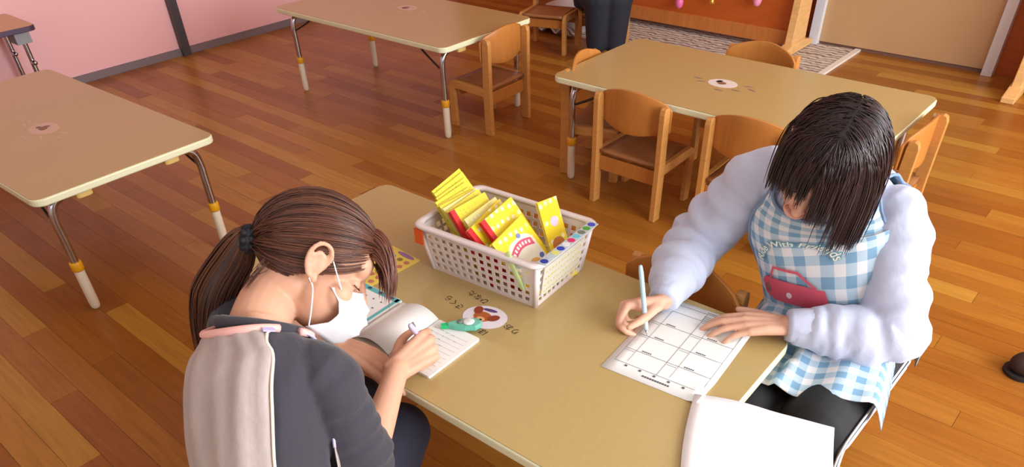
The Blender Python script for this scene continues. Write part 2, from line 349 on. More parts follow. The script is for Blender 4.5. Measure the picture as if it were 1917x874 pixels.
# ------------------------------------------------------------------ chairs
cw = wood('chair_beech', (196, 138, 74), (8, 8, 50), .38, .1); cw2 = wood('chair_plywood', (184, 118, 54), (30, 4, 4), .36, .08); seat_m = wood('chair_seat_wood', (156, 104, 62), (30, 4, 4), .35, .12)
def make_chair():
    t = thing('child_chair', 'x', 'chair')
    for s in (-1, 1):
        x = s * .135
        # rear post: flat board, rounded top
        P = [(-.137, 0), (-.097, 0), (-.094, .2), (-.1, .395), (-.106, .413), (-.119, .417), (-.131, .411), (-.136, .395), (-.134, .2)]
        v = [(x - .011, y, z) for y, z in P] + [(x + .011, y, z) for y, z in P]; n = len(P)
        f = [tuple(range(n)), tuple(range(2 * n - 1, n - 1, -1))] + [(i, n + i, n + (i + 1) % n, (i + 1) % n) for i in range(n)]
        bevel(obj('rear_leg', (np.array(v), f), cw, t), .0025)
        # front leg rising into the side rail, rounded corner
        o_, i_ = [], []
        for q in ((.115, 0), (.117, .17)): o_.append(q)
        for a in np.linspace(0, 90, 6): o_.append((.117 - .035 + .035 * math.cos(math.radians(a)), .178 + .035 * math.sin(math.radians(a))))
        o_.append((-.1, .205)); i_.append((-.1, .17))
        for a in np.linspace(90, 0, 5): i_.append((.072 + .012 * math.cos(math.radians(a)), .166 + .012 * math.sin(math.radians(a))))
        i_.append((.08, 0)); P = o_ + i_; n = len(P)
        v = [(x - .01, y, z) for y, z in P] + [(x + .01, y, z) for y, z in P]
        f = [tuple(range(n - 1, -1, -1)), tuple(range(n, 2 * n))] + [(i, (i + 1) % n, n + (i + 1) % n, n + i) for i in range(n)]
        m_ = obj('side_frame', (np.array(v), f), cw, t); bevel(m_, .0025)
    # seat: slightly dished board
    gx, gy = np.linspace(-.122, .122, 9), np.linspace(-.115, .11, 9)
    v = np.array([(x, y, .196 - .006 * math.cos(x / .122 * 1.4) * math.cos(y / .12 * 1.3)) for x in gx for y in gy])
    o = obj('seat', (v, grid_faces(9, 9)), seat_m, t, smooth=True); solid(o, .012, -1)
    bevel(obj('rear_rail', box((0, -.104, .155), (.248, .016, .055)), cw2, t), .002)
    bevel(obj('front_rail', box((0, .082, .16), (.248, .014, .045)), cw2, t), .002)
    # curved backrest, arched top
    nu, nv = 15, 7; v = []
    for i in range(nu):
        u = -1 + 2 * i / (nu - 1)
        for j in range(nv):
            q = j / (nv - 1); zt = .405 + .04 * math.cos(u * math.pi / 2) ** .8 - .018 * max(0, abs(u) - .9) * 10 * .5; zb = .322 - .028 * math.cos(u * math.pi / 2)
            v.append((u * .146, -.086 - .036 * math.cos(u * math.pi / 2), zb + (zt - zb) * q))
    o = obj('backrest', (np.array(v), grid_faces(nu, nv)), cw2, t, smooth=True); solid(o, .009, 0); bevel(o, .002)
    return t
ch0 = make_chair()
chairs = [((-1.352, 2.265), 0, 'wooden child chair seen from behind, leftmost on the near side of the upper right table', 'chairs around the table at upper right'),
    ((-.925, 2.285), 2, 'wooden child chair half hidden behind the head and shoulder of the woman in gingham', 'chairs around the table at upper right'),
    ((-1.645, 2.43), -77, 'wooden child chair at the left end of the upper right table, pale backrest top showing', 'chairs around the table at upper right'),
    ((-1.24, 2.80), 180, 'wooden child chair beyond the upper right table, only its arched backrest showing', 'chairs around the table at upper right'),
    ((-.60, 2.487), 90, 'wooden child chair at the right end of the upper right table, pale in window light', 'chairs around the table at upper right'),
    ((-2.365, 2.51), 92, 'wooden child chair at the right end of the top centre table, hiding its corner', None),
    ((-2.85, 3.57), 196, 'wooden child chair standing free on the floor beyond the top centre table', None),
    ((-.64, 1.195), 180, 'wooden child chair beside the table, orange backrest peeking between gingham apron and sleeve', None),
    ((-.365, 1.45), 186, 'wooden child chair under the seated woman in gingham apron', None),
    ((-.785, .26), 0, 'wooden child chair under the seated woman with the white mask', None),
    ((-2.62, 3.78), -140, 'wooden child chair under the person in dark trousers at the top edge', None),
    ((-4.42, .80), 20, 'wooden child chair tucked under the dark-edged table at far left', None)]
for i, ((x, y), a, lb, g) in enumerate(chairs):
    c = ch0 if i == 0 else copy_tree(ch0); c.location = (x, y, 0); c.rotation_euler = (0, 0, math.radians(a)); c['label'] = lb
    if g: c['group'] = g

# ------------------------------------------------------------------ partitions, rug and things at the back
pale = wood('pale_beech', (226, 176, 112), (6, 6, 30), .4, .12); pan = wood('orange_panel', (190, 92, 32), (4, 4, 26), .4, .08); railm = wood('brown_rail', (196, 118, 56), (20, 4, 4), .4, .12)
def partition(label, x0, x1, y, foot_x, z=0):
    t = thing('room_divider', label, 'partition', ((x0 + x1) / 2, y, z)); cx = (x0 + x1) / 2
    obj('panel', box(((x1 + x0) / 2 - cx, 0, .6), (x1 - x0, .02, 1.08)), pan, t)
    bevel(obj('bottom_rail', box((0, -.005, .065), (x1 - x0, .05, .075)), railm, t), .003)
    bevel(obj('top_rail', box((0, 0, 1.16), (x1 - x0, .045, .06)), railm, t), .003)
    for fx in foot_x:
        fx -= cx
        pr_ = [(-.09, 0.03), (.09, .03), (.03, 1.2), (-.03, 1.2)]
        v = [(fx - .022, a, b) for a, b in pr_] + [(fx + .022, a, b) for a, b in pr_]
        bevel(obj('post', (np.array(v), [(3, 2, 1, 0), (4, 5, 6, 7), (0, 1, 5, 4), (1, 2, 6, 5), (2, 3, 7, 6), (3, 0, 4, 7)]), pale, t), .004)
        pf = [(-.19, 0), (.19, 0), (.19, .028), (.06, .055), (-.06, .055), (-.19, .028)]
        v = [(fx - .03, a, b) for a, b in pf] + [(fx + .03, a, b) for a, b in pf]; n = 6
        bevel(obj('foot', (np.array(v), [tuple(range(n - 1, -1, -1)), tuple(range(n, 2 * n))] + [(i, (i + 1) % n, n + (i + 1) % n, n + i) for i in range(n)]), pale, t), .004)
    return t
partition('orange wooden partition board on splayed beech feet, bright baubles hanging on it', -3.1, -1.68, 4.3, (-3.12, -1.66), .0125)
partition('orange wooden partition with beech foot at the right edge, right of the beige door', -.5, .7, 4.33, (-.52, .72))
rm = bpy.data.materials.new('striped_rug'); rm.use_nodes = True; nt = rm.node_tree; b = nt.nodes['Principled BSDF']; b.inputs['Roughness'].default_value = .95
tc = nt.nodes.new('ShaderNodeTexCoord'); wv = nt.nodes.new('ShaderNodeTexWave'); wv.bands_direction = 'Y'; wv.inputs['Scale'].default_value = 8; wv.inputs['Distortion'].default_value = 6; wv.inputs['Detail Scale'].default_value = 2.2; wv.inputs['Detail'].default_value = 3
cr = nt.nodes.new('ShaderNodeValToRGB'); cr.color_ramp.elements[0].color = lin((140, 118, 106)) + (1,); cr.color_ramp.elements[0].position = .15; cr.color_ramp.elements[1].color = lin((212, 202, 190)) + (1,); cr.color_ramp.elements[1].position = .55
nt.links.new(tc.outputs['Object'], wv.inputs[0]); nt.links.new(wv.outputs['Fac'], cr.inputs[0]); nt.links.new(cr.outputs[0], b.inputs['Base Color'])
rug = thing('rug', 'grey and cream wavy-striped rug with white border under the partition', 'rug', (-2.2, 4.2, 0))
obj('rug_field', xf(prism(rrect(1.62, .66, .02), .001, .008), (0, .0, 0)), rm, rug)
g = []
for i in range(24):
    for j in range(8):
        x = -1.0 + .34 * i / 23; y = -.42 + .5 * j / 7
        g.append((x, y, .01 + .045 * abs(noise.noise(Vector((x * 9, y * 14, 2)))) * 2))
solid(obj('crumpled_end', (np.array(g), grid_faces(24, 8)), rm, rug, smooth=True), .006, -1)
bd = [box((.82, 0, .006), (.03, .68, .012)), box((0, -.335, .006), (1.64, .02, .012))]
obj('border', join(*bd), mat('rug_border', (232, 222, 210), .9), rug)
# basin behind the dark trousers
def lathe(prof, n=24):
    v = [(r * math.cos(a), r * math.sin(a), z) for r, z in prof for a in np.linspace(0, 2 * math.pi, n, endpoint=False)]
    return np.array(v), grid_faces(len(prof), n, True)
bs = thing('basin', 'white round basin on the floor beside the dark trousers', 'basin', (-2.98, 4.0, 0.0))
obj('bowl', lathe([(.001, 0), (.13, 0), (.14, .01), (.19, .12), (.205, .125), (.2, .131), (.183, .124), (.13, .02), (.001, .015)]), mat('basin_white', (214, 206, 204), .4), bs, smooth=True)
# hanging baubles
for x, z, c, nm, lb, kind in ((-2.385, .18, (236, 110, 170), 'bauble', 'pink round bauble hanging on the partition, leftmost', 0), (-2.173, .216, (226, 176, 70), 'bell', 'small golden bell hanging on the partition between two pink baubles', 1), (-1.896, .257, (238, 150, 190), 'bauble', 'pale pink bauble hanging on the partition, nearest its right post', 0)):
    y = 4.24
    t = thing(nm, lb, 'decoration', (x, y, z), 0, 'decorations hanging on the partition')
    if kind == 0: obj('ball', ellipsoid((0, 0, 0), (.024, .024, .034)), mat('bauble_%d' % c[1], c, .3), t, smooth=True)
    else: obj('bell_cup', lathe([(.001, .03), (.008, .03), (.012, .02), (.012, 0), (.018, -.012), (.014, -.012), (.009, 0), (.001, .02)], 14), mat('gold', c, .3, .6), t, smooth=True)
    obj('string', tube([(0, 0, .028), (0, .03, .35), (0, .045, .92 - z)], .0015, 5), mat('string_white', (220, 210, 200), .8), t)
# black bag by the far left table, dark slipper at right edge
bg = thing('bag', 'small black bag on the floor under the dark-edged table at far left', 'bag', (-4.05, .9, 0))
remesh(obj('bag_body', join(ellipsoid((0, 0, .075), (.06, .09, .08)), ellipsoid((0, .03, .11), (.04, .05, .06))), mat('black_cloth', (34, 30, 34), .8), bg), .008)
obj('handle', tube(catmull([(0, -.05, .13), (0, -.03, .2), (0, .03, .2), (0, .05, .14)], 5), .006, 8), MATS['black_cloth'], bg, smooth=True)
sl = thing('slipper', 'dark brown slipper toe at the right edge on the bare floor', 'slipper', (.085, 2.075, 0), math.radians(-48))
remesh(obj('upper', join(ellipsoid((0, -.06, .03), (.042, .055, .032)), ellipsoid((0, .03, .022), (.036, .08, .02))), mat('dark_brown_felt', (52, 30, 22), .8), sl), .005)
obj('sole', prism([(a, b_) for a, b_ in rrect(.084, .24, .04, 6)], 0, .01), mat('sole_black', (30, 24, 22), .7), sl)
# ------------------------------------------------------------------ basket and what is in it
bplast = mat('basket_white', (232, 222, 222), .35, sss=.0)
BZ = TH; brz = math.radians(4.7)
basket = thing('basket', 'white plastic lattice basket of yellow booklets on the near table', 'basket', (-.976, 1.068, BZ + .0005), brz)
bx0, by0, bx1, by1, bh = .143, .090, .160, .107, .118
def side_pt(k, u, v):   # k side index, u 0..1 along, v 0..1 up
    hx, hy = bx0 + (bx1 - bx0) * v, by0 + (by1 - by0) * v; z = bh * v
    c = [(-hx, -hy), (hx, -hy), (hx, hy), (-hx, hy)]; a, b = c[k], c[(k + 1) % 4]
    return (a[0] + (b[0] - a[0]) * u, a[1] + (b[1] - a[1]) * u, z)
walls = []
for k in range(4):
    nc = 14 if k % 2 == 0 else 10; nr = 5; hw = .62
    us = [0, .035]; span = (1 - .07) / nc
    for i in range(nc): us += [.035 + span * (i + (1 - hw) / 2), .035 + span * (i + 1 - (1 - hw) / 2)]
    us += [.965, 1]
    vs_ = [0, .05]; sv = .80 / nr
    for i in range(nr): vs_ += [.06 + sv * (i + .18), .06 + sv * (i + .82)]
    vs_ += [.93, 1]
    v = [side_pt(k, a, b) for a in us for b in vs_]; nb = len(vs_); f = []
    for i in range(len(us) - 1):
        for j in range(nb - 1):
            if 2 <= i <= 2 * nc + 0 and i % 2 == 0 and 2 <= j < 2 * nr + 2 and j % 2 == 0 and i < len(us) - 3: continue
            f.append((i * nb + j, (i + 1) * nb + j, (i + 1) * nb + j + 1, i * nb + j + 1))
    walls.append((np.array(v), f))
for k, wv_ in enumerate(walls):
    solid(obj('lattice_wall', wv_, bplast, basket), .0026, 1)
obj('base', prism(rrect(bx0 * 2, by0 * 2, .012, 4), 0, .003), bplast, basket)
rimp = rrect(bx1 * 2 + .012, by1 * 2 + .012, .026, 7); rv = []
for r_, z in ((-.008, bh - .004), (.006, bh - .006), (.009, bh - .001), (.006, bh + .003), (-.007, bh + .003)):
    rv += [(x * (1 + r_ / .16), y * (1 + r_ / .11), z) for x, y in rimp]
nr_ = len(rimp); rf = grid_faces(5, nr_, True) + [(4 * nr_ + j, 4 * nr_ + (j + 1) % nr_, (j + 1) % nr_, j) for j in range(nr_)]
obj('rim', (np.array(rv), rf), bplast, basket, smooth=True)
for k in range(4):
    a, b = side_pt(k, 0, 0), side_pt(k, 0, 1); obj('corner_post', tube([a, b], .006, 8, cap='flat'), bplast, basket, smooth=True)
# coloured dot tape along the right rim, clear printed label under it
tape = obj('dot_tape', box((bx1 + .008, 0, bh + .0045), (.022, .205, .0014)), mat('clear_tape', (196, 208, 214), .15), basket)
cols = [(40, 60, 160), (190, 200, 210), (222, 226, 120), (44, 72, 190), (236, 238, 246), (220, 50, 120), (110, 204, 226), (120, 130, 120), (80, 170, 70), (70, 90, 200)]
for i, c in enumerate(cols):
    y = -.092 + .0203 * i; obj('dot', disc((bx1 + .008, y), .0088, .0082, bh + .0053, 12, 0, .0006), mat('dot_%d_%d' % (c[0], c[2]), c, .3), tape)
lab = obj('clear_label', box((bx1 - .0035, -.01, .066), (.0012, .15, .075)), mat('label_film', (236, 234, 222), .2, alpha=.72), basket)
lab.rotation_euler = (0, math.radians(8.2), 0); lab.location = (-.005, 0, .022)
marks = [xf(box((0, 0, 0), (.0008, random.uniform(.003, .007), .003)), (bx1 - .0024, -.075 + .0118 * i, .038 + .017 * j)) for i in range(12) for j in range(4)]
sm = obj('label_print', join(*marks), mat('label_print', (222, 206, 96), .4), lab); sm['kind'] = 'stuff'
obj('orange_tag', prism([(-.012, -.003), (.012, -.003), (.012, .001), (-.012, .001)], bh - .045, bh - .008), mat('orange_tag', (226, 92, 34), .5), basket).location = (-bx1 + .004, -by1 - .008, 0)
obj('green_ribbon', tube(catmull([(bx1 - .07, -by1 - .004, bh + .008), (bx1 - .058, -by1 - .009, bh - .01), (bx1 - .045, -by1 - .004, bh - .045), (bx1 - .042, -by1 + .006, bh - .075)], 6), .0035, 6, side=(1, 0, 0), flat=2.2), mat('green_ribbon', (206, 232, 160), .2, alpha=.6), basket, smooth=True)

def dotted(name, c1, c2, c3=None, scale=85):
    m = bpy.data.materials.new(name); m.use_nodes = True; nt = m.node_tree; b = nt.nodes['Principled BSDF']; N = nt.nodes.new; L = nt.links.new
    tc = N('ShaderNodeTexCoord'); vo = N('ShaderNodeTexVoronoi'); vo.inputs['Scale'].default_value = scale; vo.inputs['Randomness'].default_value = .25; L(tc.outputs['Object'], vo.inputs[0])
    cr = N('ShaderNodeValToRGB'); e = cr.color_ramp.elements; e[0].position = .2; e[0].color = lin(c2) + (1,); e[1].position = .36; e[1].color = lin(c1) + (1,)
    L(vo.outputs['Distance'], cr.inputs[0]); L(cr.outputs[0], b.inputs['Base Color']); b.inputs['Roughness'].default_value = .3; return m
ydot = dotted('yellow_green_dots', (238, 220, 60), (186, 190, 40)); ygrid = dotted('yellow_white_dots', (246, 218, 50), (250, 244, 200), scale=55); yflat = mat('yellow_card', (246, 222, 40), .35)
ypale = dotted('pale_yellow', (244, 236, 150), (248, 246, 220)); redm = mat('red_spine', (214, 34, 40), .4); pagem = mat('book_pages', (226, 206, 130), .7)
LN = math.radians(38); NX, MX = V(math.cos(LN), 0, math.sin(LN)), V(-math.sin(LN), 0, math.cos(LN)); YX = V(0, 1, 0)
def book(n, mtop, y0, wdt, th, cover, spine, label, tilt=0., kind='booklet'):
    mb = (.4165 - n * NX[2]) / MX[2]; Lh = mtop - mb
    o = NX * n + MX * (mb + Lh / 2) + YX * (y0 + wdt / 2)
    t = thing(kind, label, 'book', tuple(o), 0, 'yellow booklets standing in the basket')
    Yd = nrm(YX + MX * tilt); Md = nrm(MX - YX * tilt); k = (YX @ Yd)
    def L_(vf): return frame_xf(vf, (0, 0, 0), Yd, Md, NX)       # local x=width, y=height, z=thickness (front +)
    obj('pages', L_(box((0, -.001, 0), (wdt - .004, Lh - .004, max(th - .0012, .0012)))), pagem, t)
    for s in (-1, 1): obj('cover', L_(box((0, 0, s * th / 2), (wdt, Lh, .0008))), cover, t)
    if spine: obj('spine', L_(box((-wdt / 2 - .0006, 0, 0), (.0016, Lh + .0005, th + .0012))), redm, t); obj('spine_band', L_(box((-wdt / 2 + .006, 0, th / 2 + .0006), (.012, Lh, .0006))), redm, t)
    return t, L_, Lh
book(-.556, 1.172, 1.035, .105, .004, ydot, 0, 'rearmost yellow dotted booklet in the basket, standing highest with a red corner', .18)
book(-.5495, 1.162, 1.03, .105, .004, ydot, 0, 'second yellow dotted booklet from the back of the basket', .16)
book(-.543, 1.149, 1.02, .105, .004, ydot, 0, 'third yellow dotted booklet from the back of the basket', .12)
book(-.5365, 1.140, 1.005, .107, .004, ydot, 0, 'fourth yellow dotted booklet from the back, its near edge farthest left', .1)
book(-.530, 1.128, .995, .11, .004, ydot, 0, 'fifth yellow dotted booklet from the back of the basket', .05)
for i, (lb) in enumerate(('sixth', 'seventh', 'eighth')):
    book(-.522 + .0085 * i, 1.122 - .006 * i, .99 + .003 * i, .112, .005, ydot if i != 1 else ypale, 0, lb + ' booklet from the back, its brownish yellow pages fanned toward the red one', .0 + .05 * i)
book(-.489, 1.100, .985, .112, .009, ydot, 1, 'booklet with the long bright red spine in the middle of the basket', .02)
book(-.470, 1.075, 1.0, .11, .006, ypale, 0, 'plain pale booklet between the two red-spined ones in the basket', .1)
book(-.449, 1.060, .985, .125, .010, ygrid, 1, 'yellow and white book with red spine leaning behind the two front books', .22)
book(-.424, 1.055, 1.005, .11, .009, ygrid, 1, 'yellow book with short red spine edge just behind the front cover', .15)
t, L_, Lh = book(-.403, 1.008, .985, .115, .010, mat('yellow_cover', (248, 226, 60), .25), 0, 'front yellow book with a pink banner and round picture on its cover', .2, 'picture_book')
zf = .0056
obj('cover_border', L_(prism(rrect(.103, Lh - .012, .01), zf, zf + .0004)), ygrid, t)
pa = obj('cover_picture', L_(prism([(a, b_ - .006) for a, b_ in rrect(.09, Lh - .045, .03)], zf + .0004, zf + .0008)), mat('cover_white', (244, 242, 226), .3), t)
ban = [(-.038 + .076 * q, .034 + .012 * math.sin(q * math.pi)) for q in np.linspace(0, 1, 9)]; ban = ban + [(x, y - .018) for x, y in ban[::-1]]
bn = obj('pink_banner', L_(prism(ban, zf + .0008, zf + .0013)), mat('banner_pink', (232, 96, 130), .3), t)
st = [xf(box((0, 0, 0), (.0055, .0075, .0004)), (-.028 + .0093 * i, .025 + .012 * math.sin((.13 + .123 * i) * math.pi), zf + .0015), random.uniform(-.3, .3)) for i in range(7)]
obj('banner_lettering', L_(join(*st)), mat('lettering_white', (250, 246, 246), .3), bn)['kind'] = 'stuff'
for cx, cy, r, c in ((-.034, .008, .0085, (70, 200, 222)), (.004, -.02, .02, (232, 176, 96)), (-.024, -.022, .011, (250, 232, 160)), (.034, -.012, .007, (96, 110, 200)), (-.03, -.044, .008, (90, 200, 190)), (.03, -.04, .01, (236, 150, 140)), (.012, .055, .006, (120, 140, 220)), (-.044, .03, .004, (90, 196, 200))):
    obj('picture_dot', L_(disc((cx, cy), r, r * .85, zf + .0008 + (.0004 if r > .015 else .0006), 14)), mat('pic_%d' % (c[0] * 1000 + c[2]), c, .35), pa)
# slim book beyond the front one
LNo, NXo, MXo = LN, NX, MX
LN = math.radians(27); NX, MX = V(math.cos(LN), 0, math.sin(LN)), V(-math.sin(LN), 0, math.cos(LN))
t, L_, Lh = book(-.913 * NX[0] + .58 * NX[2] - .006, .913 * math.sin(LN) + .58 * math.cos(LN), 1.098, .062, .006, ygrid, 0, 'slim yellow book beside the far edge of the front book in the basket', -.12, 'picture_book')
obj('cover_flower', L_(disc((.004, .04), .012, .012, .0036, 10)), mat('flower_lilac', (226, 206, 232), .35), t)
obj('cover_blob', L_(disc((.0, -.01), .02, .016, .0036, 12)), mat('blob_orange', (196, 120, 60), .35), t)
LN, NX, MX = LNo, NXo, MXo

# ------------------------------------------------------------------ flat things on the near table
Z0 = TH + .0003
film = thing('name_film', 'clear taped film on the table with handwriting around a round picture sticker', 'sticker', (-.93, .88, Z0), math.radians(3))
obj('film', prism([(-.135, .075), (-.13, -.035), (.12, -.045), (.125, .1), (.05, .1)], 0, .0003), mat('film_clear', (220, 190, 136), .12, alpha=.14), film)
rs = obj('round_sticker', disc((.045, .012), .05, .04, .0003, 26, .2), mat('sticker_paper', (228, 218, 226), .4), film)
for cx, cy, rx, ry, a, c in ((.04, .010, .021, .017, 0, (176, 92, 44)), (.018, .024, .010, .014, .5, (142, 58, 30)), (.064, .018, .010, .014, -.6, (142, 58, 30)), (.042, .001, .010, .007, 0, (222, 170, 120)), (.04, .037, .017, .005, .2, (96, 60, 120)), (.044, -.002, .0035, .003, 0, (50, 30, 30))):
    obj('sticker_shape', disc((cx, cy), rx, ry, .0007 + (.0006 if rx < .0105 else .0002), 14, a, .0003), mat('stk_%d' % (c[0] * 1000 + c[2]), c, .4), rs)
ink = mat('black_ink', (60, 48, 36), .6)
for tx, x, y, a in (('さくら', -.045, .016, 165), ('ほのか', .055, -.027, 172), ('りおん', .108, .014, 172), ('ひなた', -.015, .062, 170)):
    obj('handwriting', xf(text_mesh(tx, .021), (x, y, .0006), math.radians(a)), ink, film)
# yellow sticker sheet
ss = thing('sticker_sheet', 'yellow sheet of small round stickers on the table behind the masked face', 'stickers', (-1.218, .896, Z0), math.radians(-3))
obj('sheet', prism(rrect(.108, .15, .004, 2), 0, .0006), mat('sheet_yellow', (232, 208, 88), .4), ss)
pc = [(196, 120, 96), (120, 160, 170), (214, 190, 60), (198, 110, 90), (130, 170, 180), (140, 120, 40)]
for i in range(4):
    for j in range(6):
        c = pc[(i * 2 + j * 3 + i * j) % 6]; obj('sticker', disc((-.037 + .0245 * i, -.06 + .021 * j), .0082, .0068, .0006, 10), mat('st_%d' % (c[0] * 1000 + c[1]), c, .4), ss)
obj('sheet_header', disc((.01, .066), .03, .007, .0007, 12), mat('lilac_print', (150, 110, 160), .5), ss)
# diary: spine, right page block, turned left page; teal-edged booklet beneath
paper = mat('white_paper', (238, 238, 236), .6, spec=.3); grey_ink = mat('grey_ink', (120, 120, 128), .7); teal = mat('teal_print', (96, 184, 186), .5)
di = thing('diary', 'small open diary with white pages where the masked woman writes', 'notebook', (-.948, .748, Z0 + .0001), math.radians(2.5))
obj('page_block', prism(rrect(.112, .15, .004, 2), 0, .0055), paper, di).location = (.057, 0, 0)
nx_ = 22; v = []; uvs = []
for i in range(nx_):
    q = i / (nx_ - 1); x = -.108 * q ** .9; z = .006 + .020 * math.sin(min(1, q * 1.15) * math.pi) ** .8 * (1 - .45 * q) if q * 1.15 < 1 else .006
    for y in (-.074, 0, .074): v.append((x, y, z))
solid(obj('turned_page', (np.array(v), grid_faces(nx_, 3)), paper, di, smooth=True), .001, -1)
obj('left_page_block', prism(rrect(.108, .148, .004, 2), 0, .004), paper, di).location = (-.056, 0, 0)
for k in range(9):
    obj('ruled_line', box((.057, -.058 + .0135 * k, .0057), (.092, .0006, .0003)), mat('faint_teal', (190, 214, 214), .6), di)
wr = [xf(box((0, 0, 0), (random.uniform(.004, .012), .0012, .0003)), (.015 + .016 * i, .05 - .0135 * j + random.uniform(-.001, .001), .006), random.uniform(-.1, .1)) for j in range(5) for i in range(5) if random.random() < .6]
obj('faint_writing', join(*wr), mat('faint_ink', (170, 186, 186), .6), di)['kind'] = 'stuff'
ob = thing('calendar_booklet', 'teal-bordered calendar page sticking out left of the open diary', 'booklet', (-1.128, .748, Z0 + .0001), math.radians(2.5))
obj('page', prism(rrect(.13, .146, .004, 2), 0, .0035), paper, ob)
obj('header', box((-.0, .065, .0038), (.126, .013, .0006)), teal, ob); obj('side_band', box((.056, 0, .0038), (.008, .14, .0006)), teal, ob); obj('corner_print', prism([(.03, -.072), (.06, -.072), (.06, -.05)], .0042, .0046), mat('deep_teal', (30, 140, 120), .5), ob)
for i in range(4):
    for j in range(4): obj('date_mark', disc((-.04 + .024 * i, .04 - .026 * j), .003, .0022, .0036, 8, 0, .0004), grey_ink, ob)
for i in range(3): obj('header_mark', disc((-.03 + .035 * i, .065), .006, .004, .0042, 10, 0, .0004), mat('navy_print', (50, 70, 100), .5), ob)
# correction tape
ct = thing('correction_tape', 'clear teal correction tape lying on the corner of the open diary', 'correction tape', (-.882, .842, Z0 + .0062), math.radians(42))
pts = [(-.045, -.004), (-.03, -.011), (-.008, -.017), (.014, -.017), (.026, -.008), (.027, .006), (.016, .016), (-.006, .017), (-.028, .010), (-.045, .004)]
bevel(obj('shell', prism(pts, 0, .013), mat('teal_clear', (110, 204, 180), .12, alpha=.7), ct), .004, 3)
obj('reel', lathe([(.001, .0135), (.012, .0135), (.0125, .0145), (.009, .0165), (.001, .0165)], 20), mat('reel_white', (226, 232, 226), .4), ct, smooth=True)
obj('small_reel', xf(lathe([(.001, .0135), (.006, .0135), (.006, .0155), (.001, .0155)], 14), (-.018, 0, 0)), mat('reel_grey', (120, 130, 126), .4), ct, smooth=True)
obj('tip', prism([(-.058, -.004), (-.043, -.006), (-.043, .006), (-.058, .004)], .001, .009), mat('green_tip', (30, 200, 120), .3), ct)
# form paper: local x along its short side, y along the long side, text reads from the far side
A4 = thing('form_sheet', 'white printed form with ruled boxes under the hands of the woman in gingham', 'paper', (-.512, 1.066, Z0), 0)
c4 = [V(-.611, .923) , V(-.416, .97), V(-.423 + .006, 1.173 + .05), V(-.606, 1.215)]
ex, ey = nrm(c4[1] - c4[0]), nrm(V(-(c4[1] - c4[0])[1], (c4[1] - c4[0])[0])); ang4 = math.atan2(ex[1], ex[0]); ang4 -= math.radians(8)
A4.rotation_euler = (0, 0, ang4)
v = []; 
for i in range(9):
    for j in range(9):
        x, y = -.102 + .204 * i / 8, -.142 + .284 * j / 8; v.append((x, y, .0006 + (.006 * max(0, (x - .07) / .03) ** 2 if y < -.08 else 0)))
solid(obj('sheet', (np.array(v), grid_faces(9, 9)), paper, A4, smooth=True), .0004, 1)
lnm = mat('line_ink', (120, 120, 130), .7)
def ln_(x, y, sx, sy): return box((x, y, .0012), (sx, sy, .0003))
rows = [-.108, -.062, -.008, .046, .1, .128]
gl = [ln_(0, y, .18, .0007) for y in rows] + [ln_(x, .01, .0007, .236) for x in (-.09, 0, .09)] + [ln_(x, y - .006, .02, .0006) for x in (-.078, .012) for y in rows[1:5]] + [ln_(x, .0, .0005, .2) for x in (-.066, .024)]
obj('ruled_boxes', join(*gl), lnm, A4)['kind'] = 'stuff'
tx = [xf(box((0, 0, 0), (.0028, .003, .0003)), (x0 + .0042 * i, y, .0013)) for x0 in (-.055, .035) for y in (-.057, -.003, .051) for i in range(5)]
tx += [xf(box((0, 0, 0), (.004, .0042, .0003)), (-.02 + .0052 * i, -.125, .0013)) for i in range(11)] + [xf(box((0, 0, 0), (.003, .0015, .0003)), (.0 + .0045 * i, y, .0013)) for y in (.105, .111, .117, .133) for i in range(18)] + [xf(box((0, 0, 0), (.005, .005, .0003)), (-.062 + .03 * i, -.114, .0013)) for i in range(5)]
obj('small_print', join(*tx), mat('print_ink', (86, 86, 96), .7), A4)['kind'] = 'stuff'
# blank white sheets hanging over the table end
bk = thing('blank_sheet', 'blank bright white paper hanging over the table end at the bottom', 'paper', (-.30, .90, Z0 + .001), 0)
ax = nrm(V(.224, .072)); ay = V(-ax[1], ax[0]); o = V(-.417, .952); nU, nW = 14, 14; v = []
for i in range(nU):
    for j in range(nW):
        s_, q = .242 * i / (nU - 1), .30 * j / (nW - 1)
        p = o + ax * s_ + V(.44, -.898) * q + ay * .006 * math.sin(min(1, s_ / .14) * math.pi) - ax * .010 * math.sin(q / .30 * math.pi)
        zz = Z0 + .0025 + .003 * math.sin(s_ / .242 * math.pi) + .002
        v.append((p[0], p[1], zz))
solid(obj('sheet', (np.array(v), grid_faces(nU, nW)), mat('blank_paper', (252, 252, 254), .6), bk, world=True, smooth=True), .0012, 1)

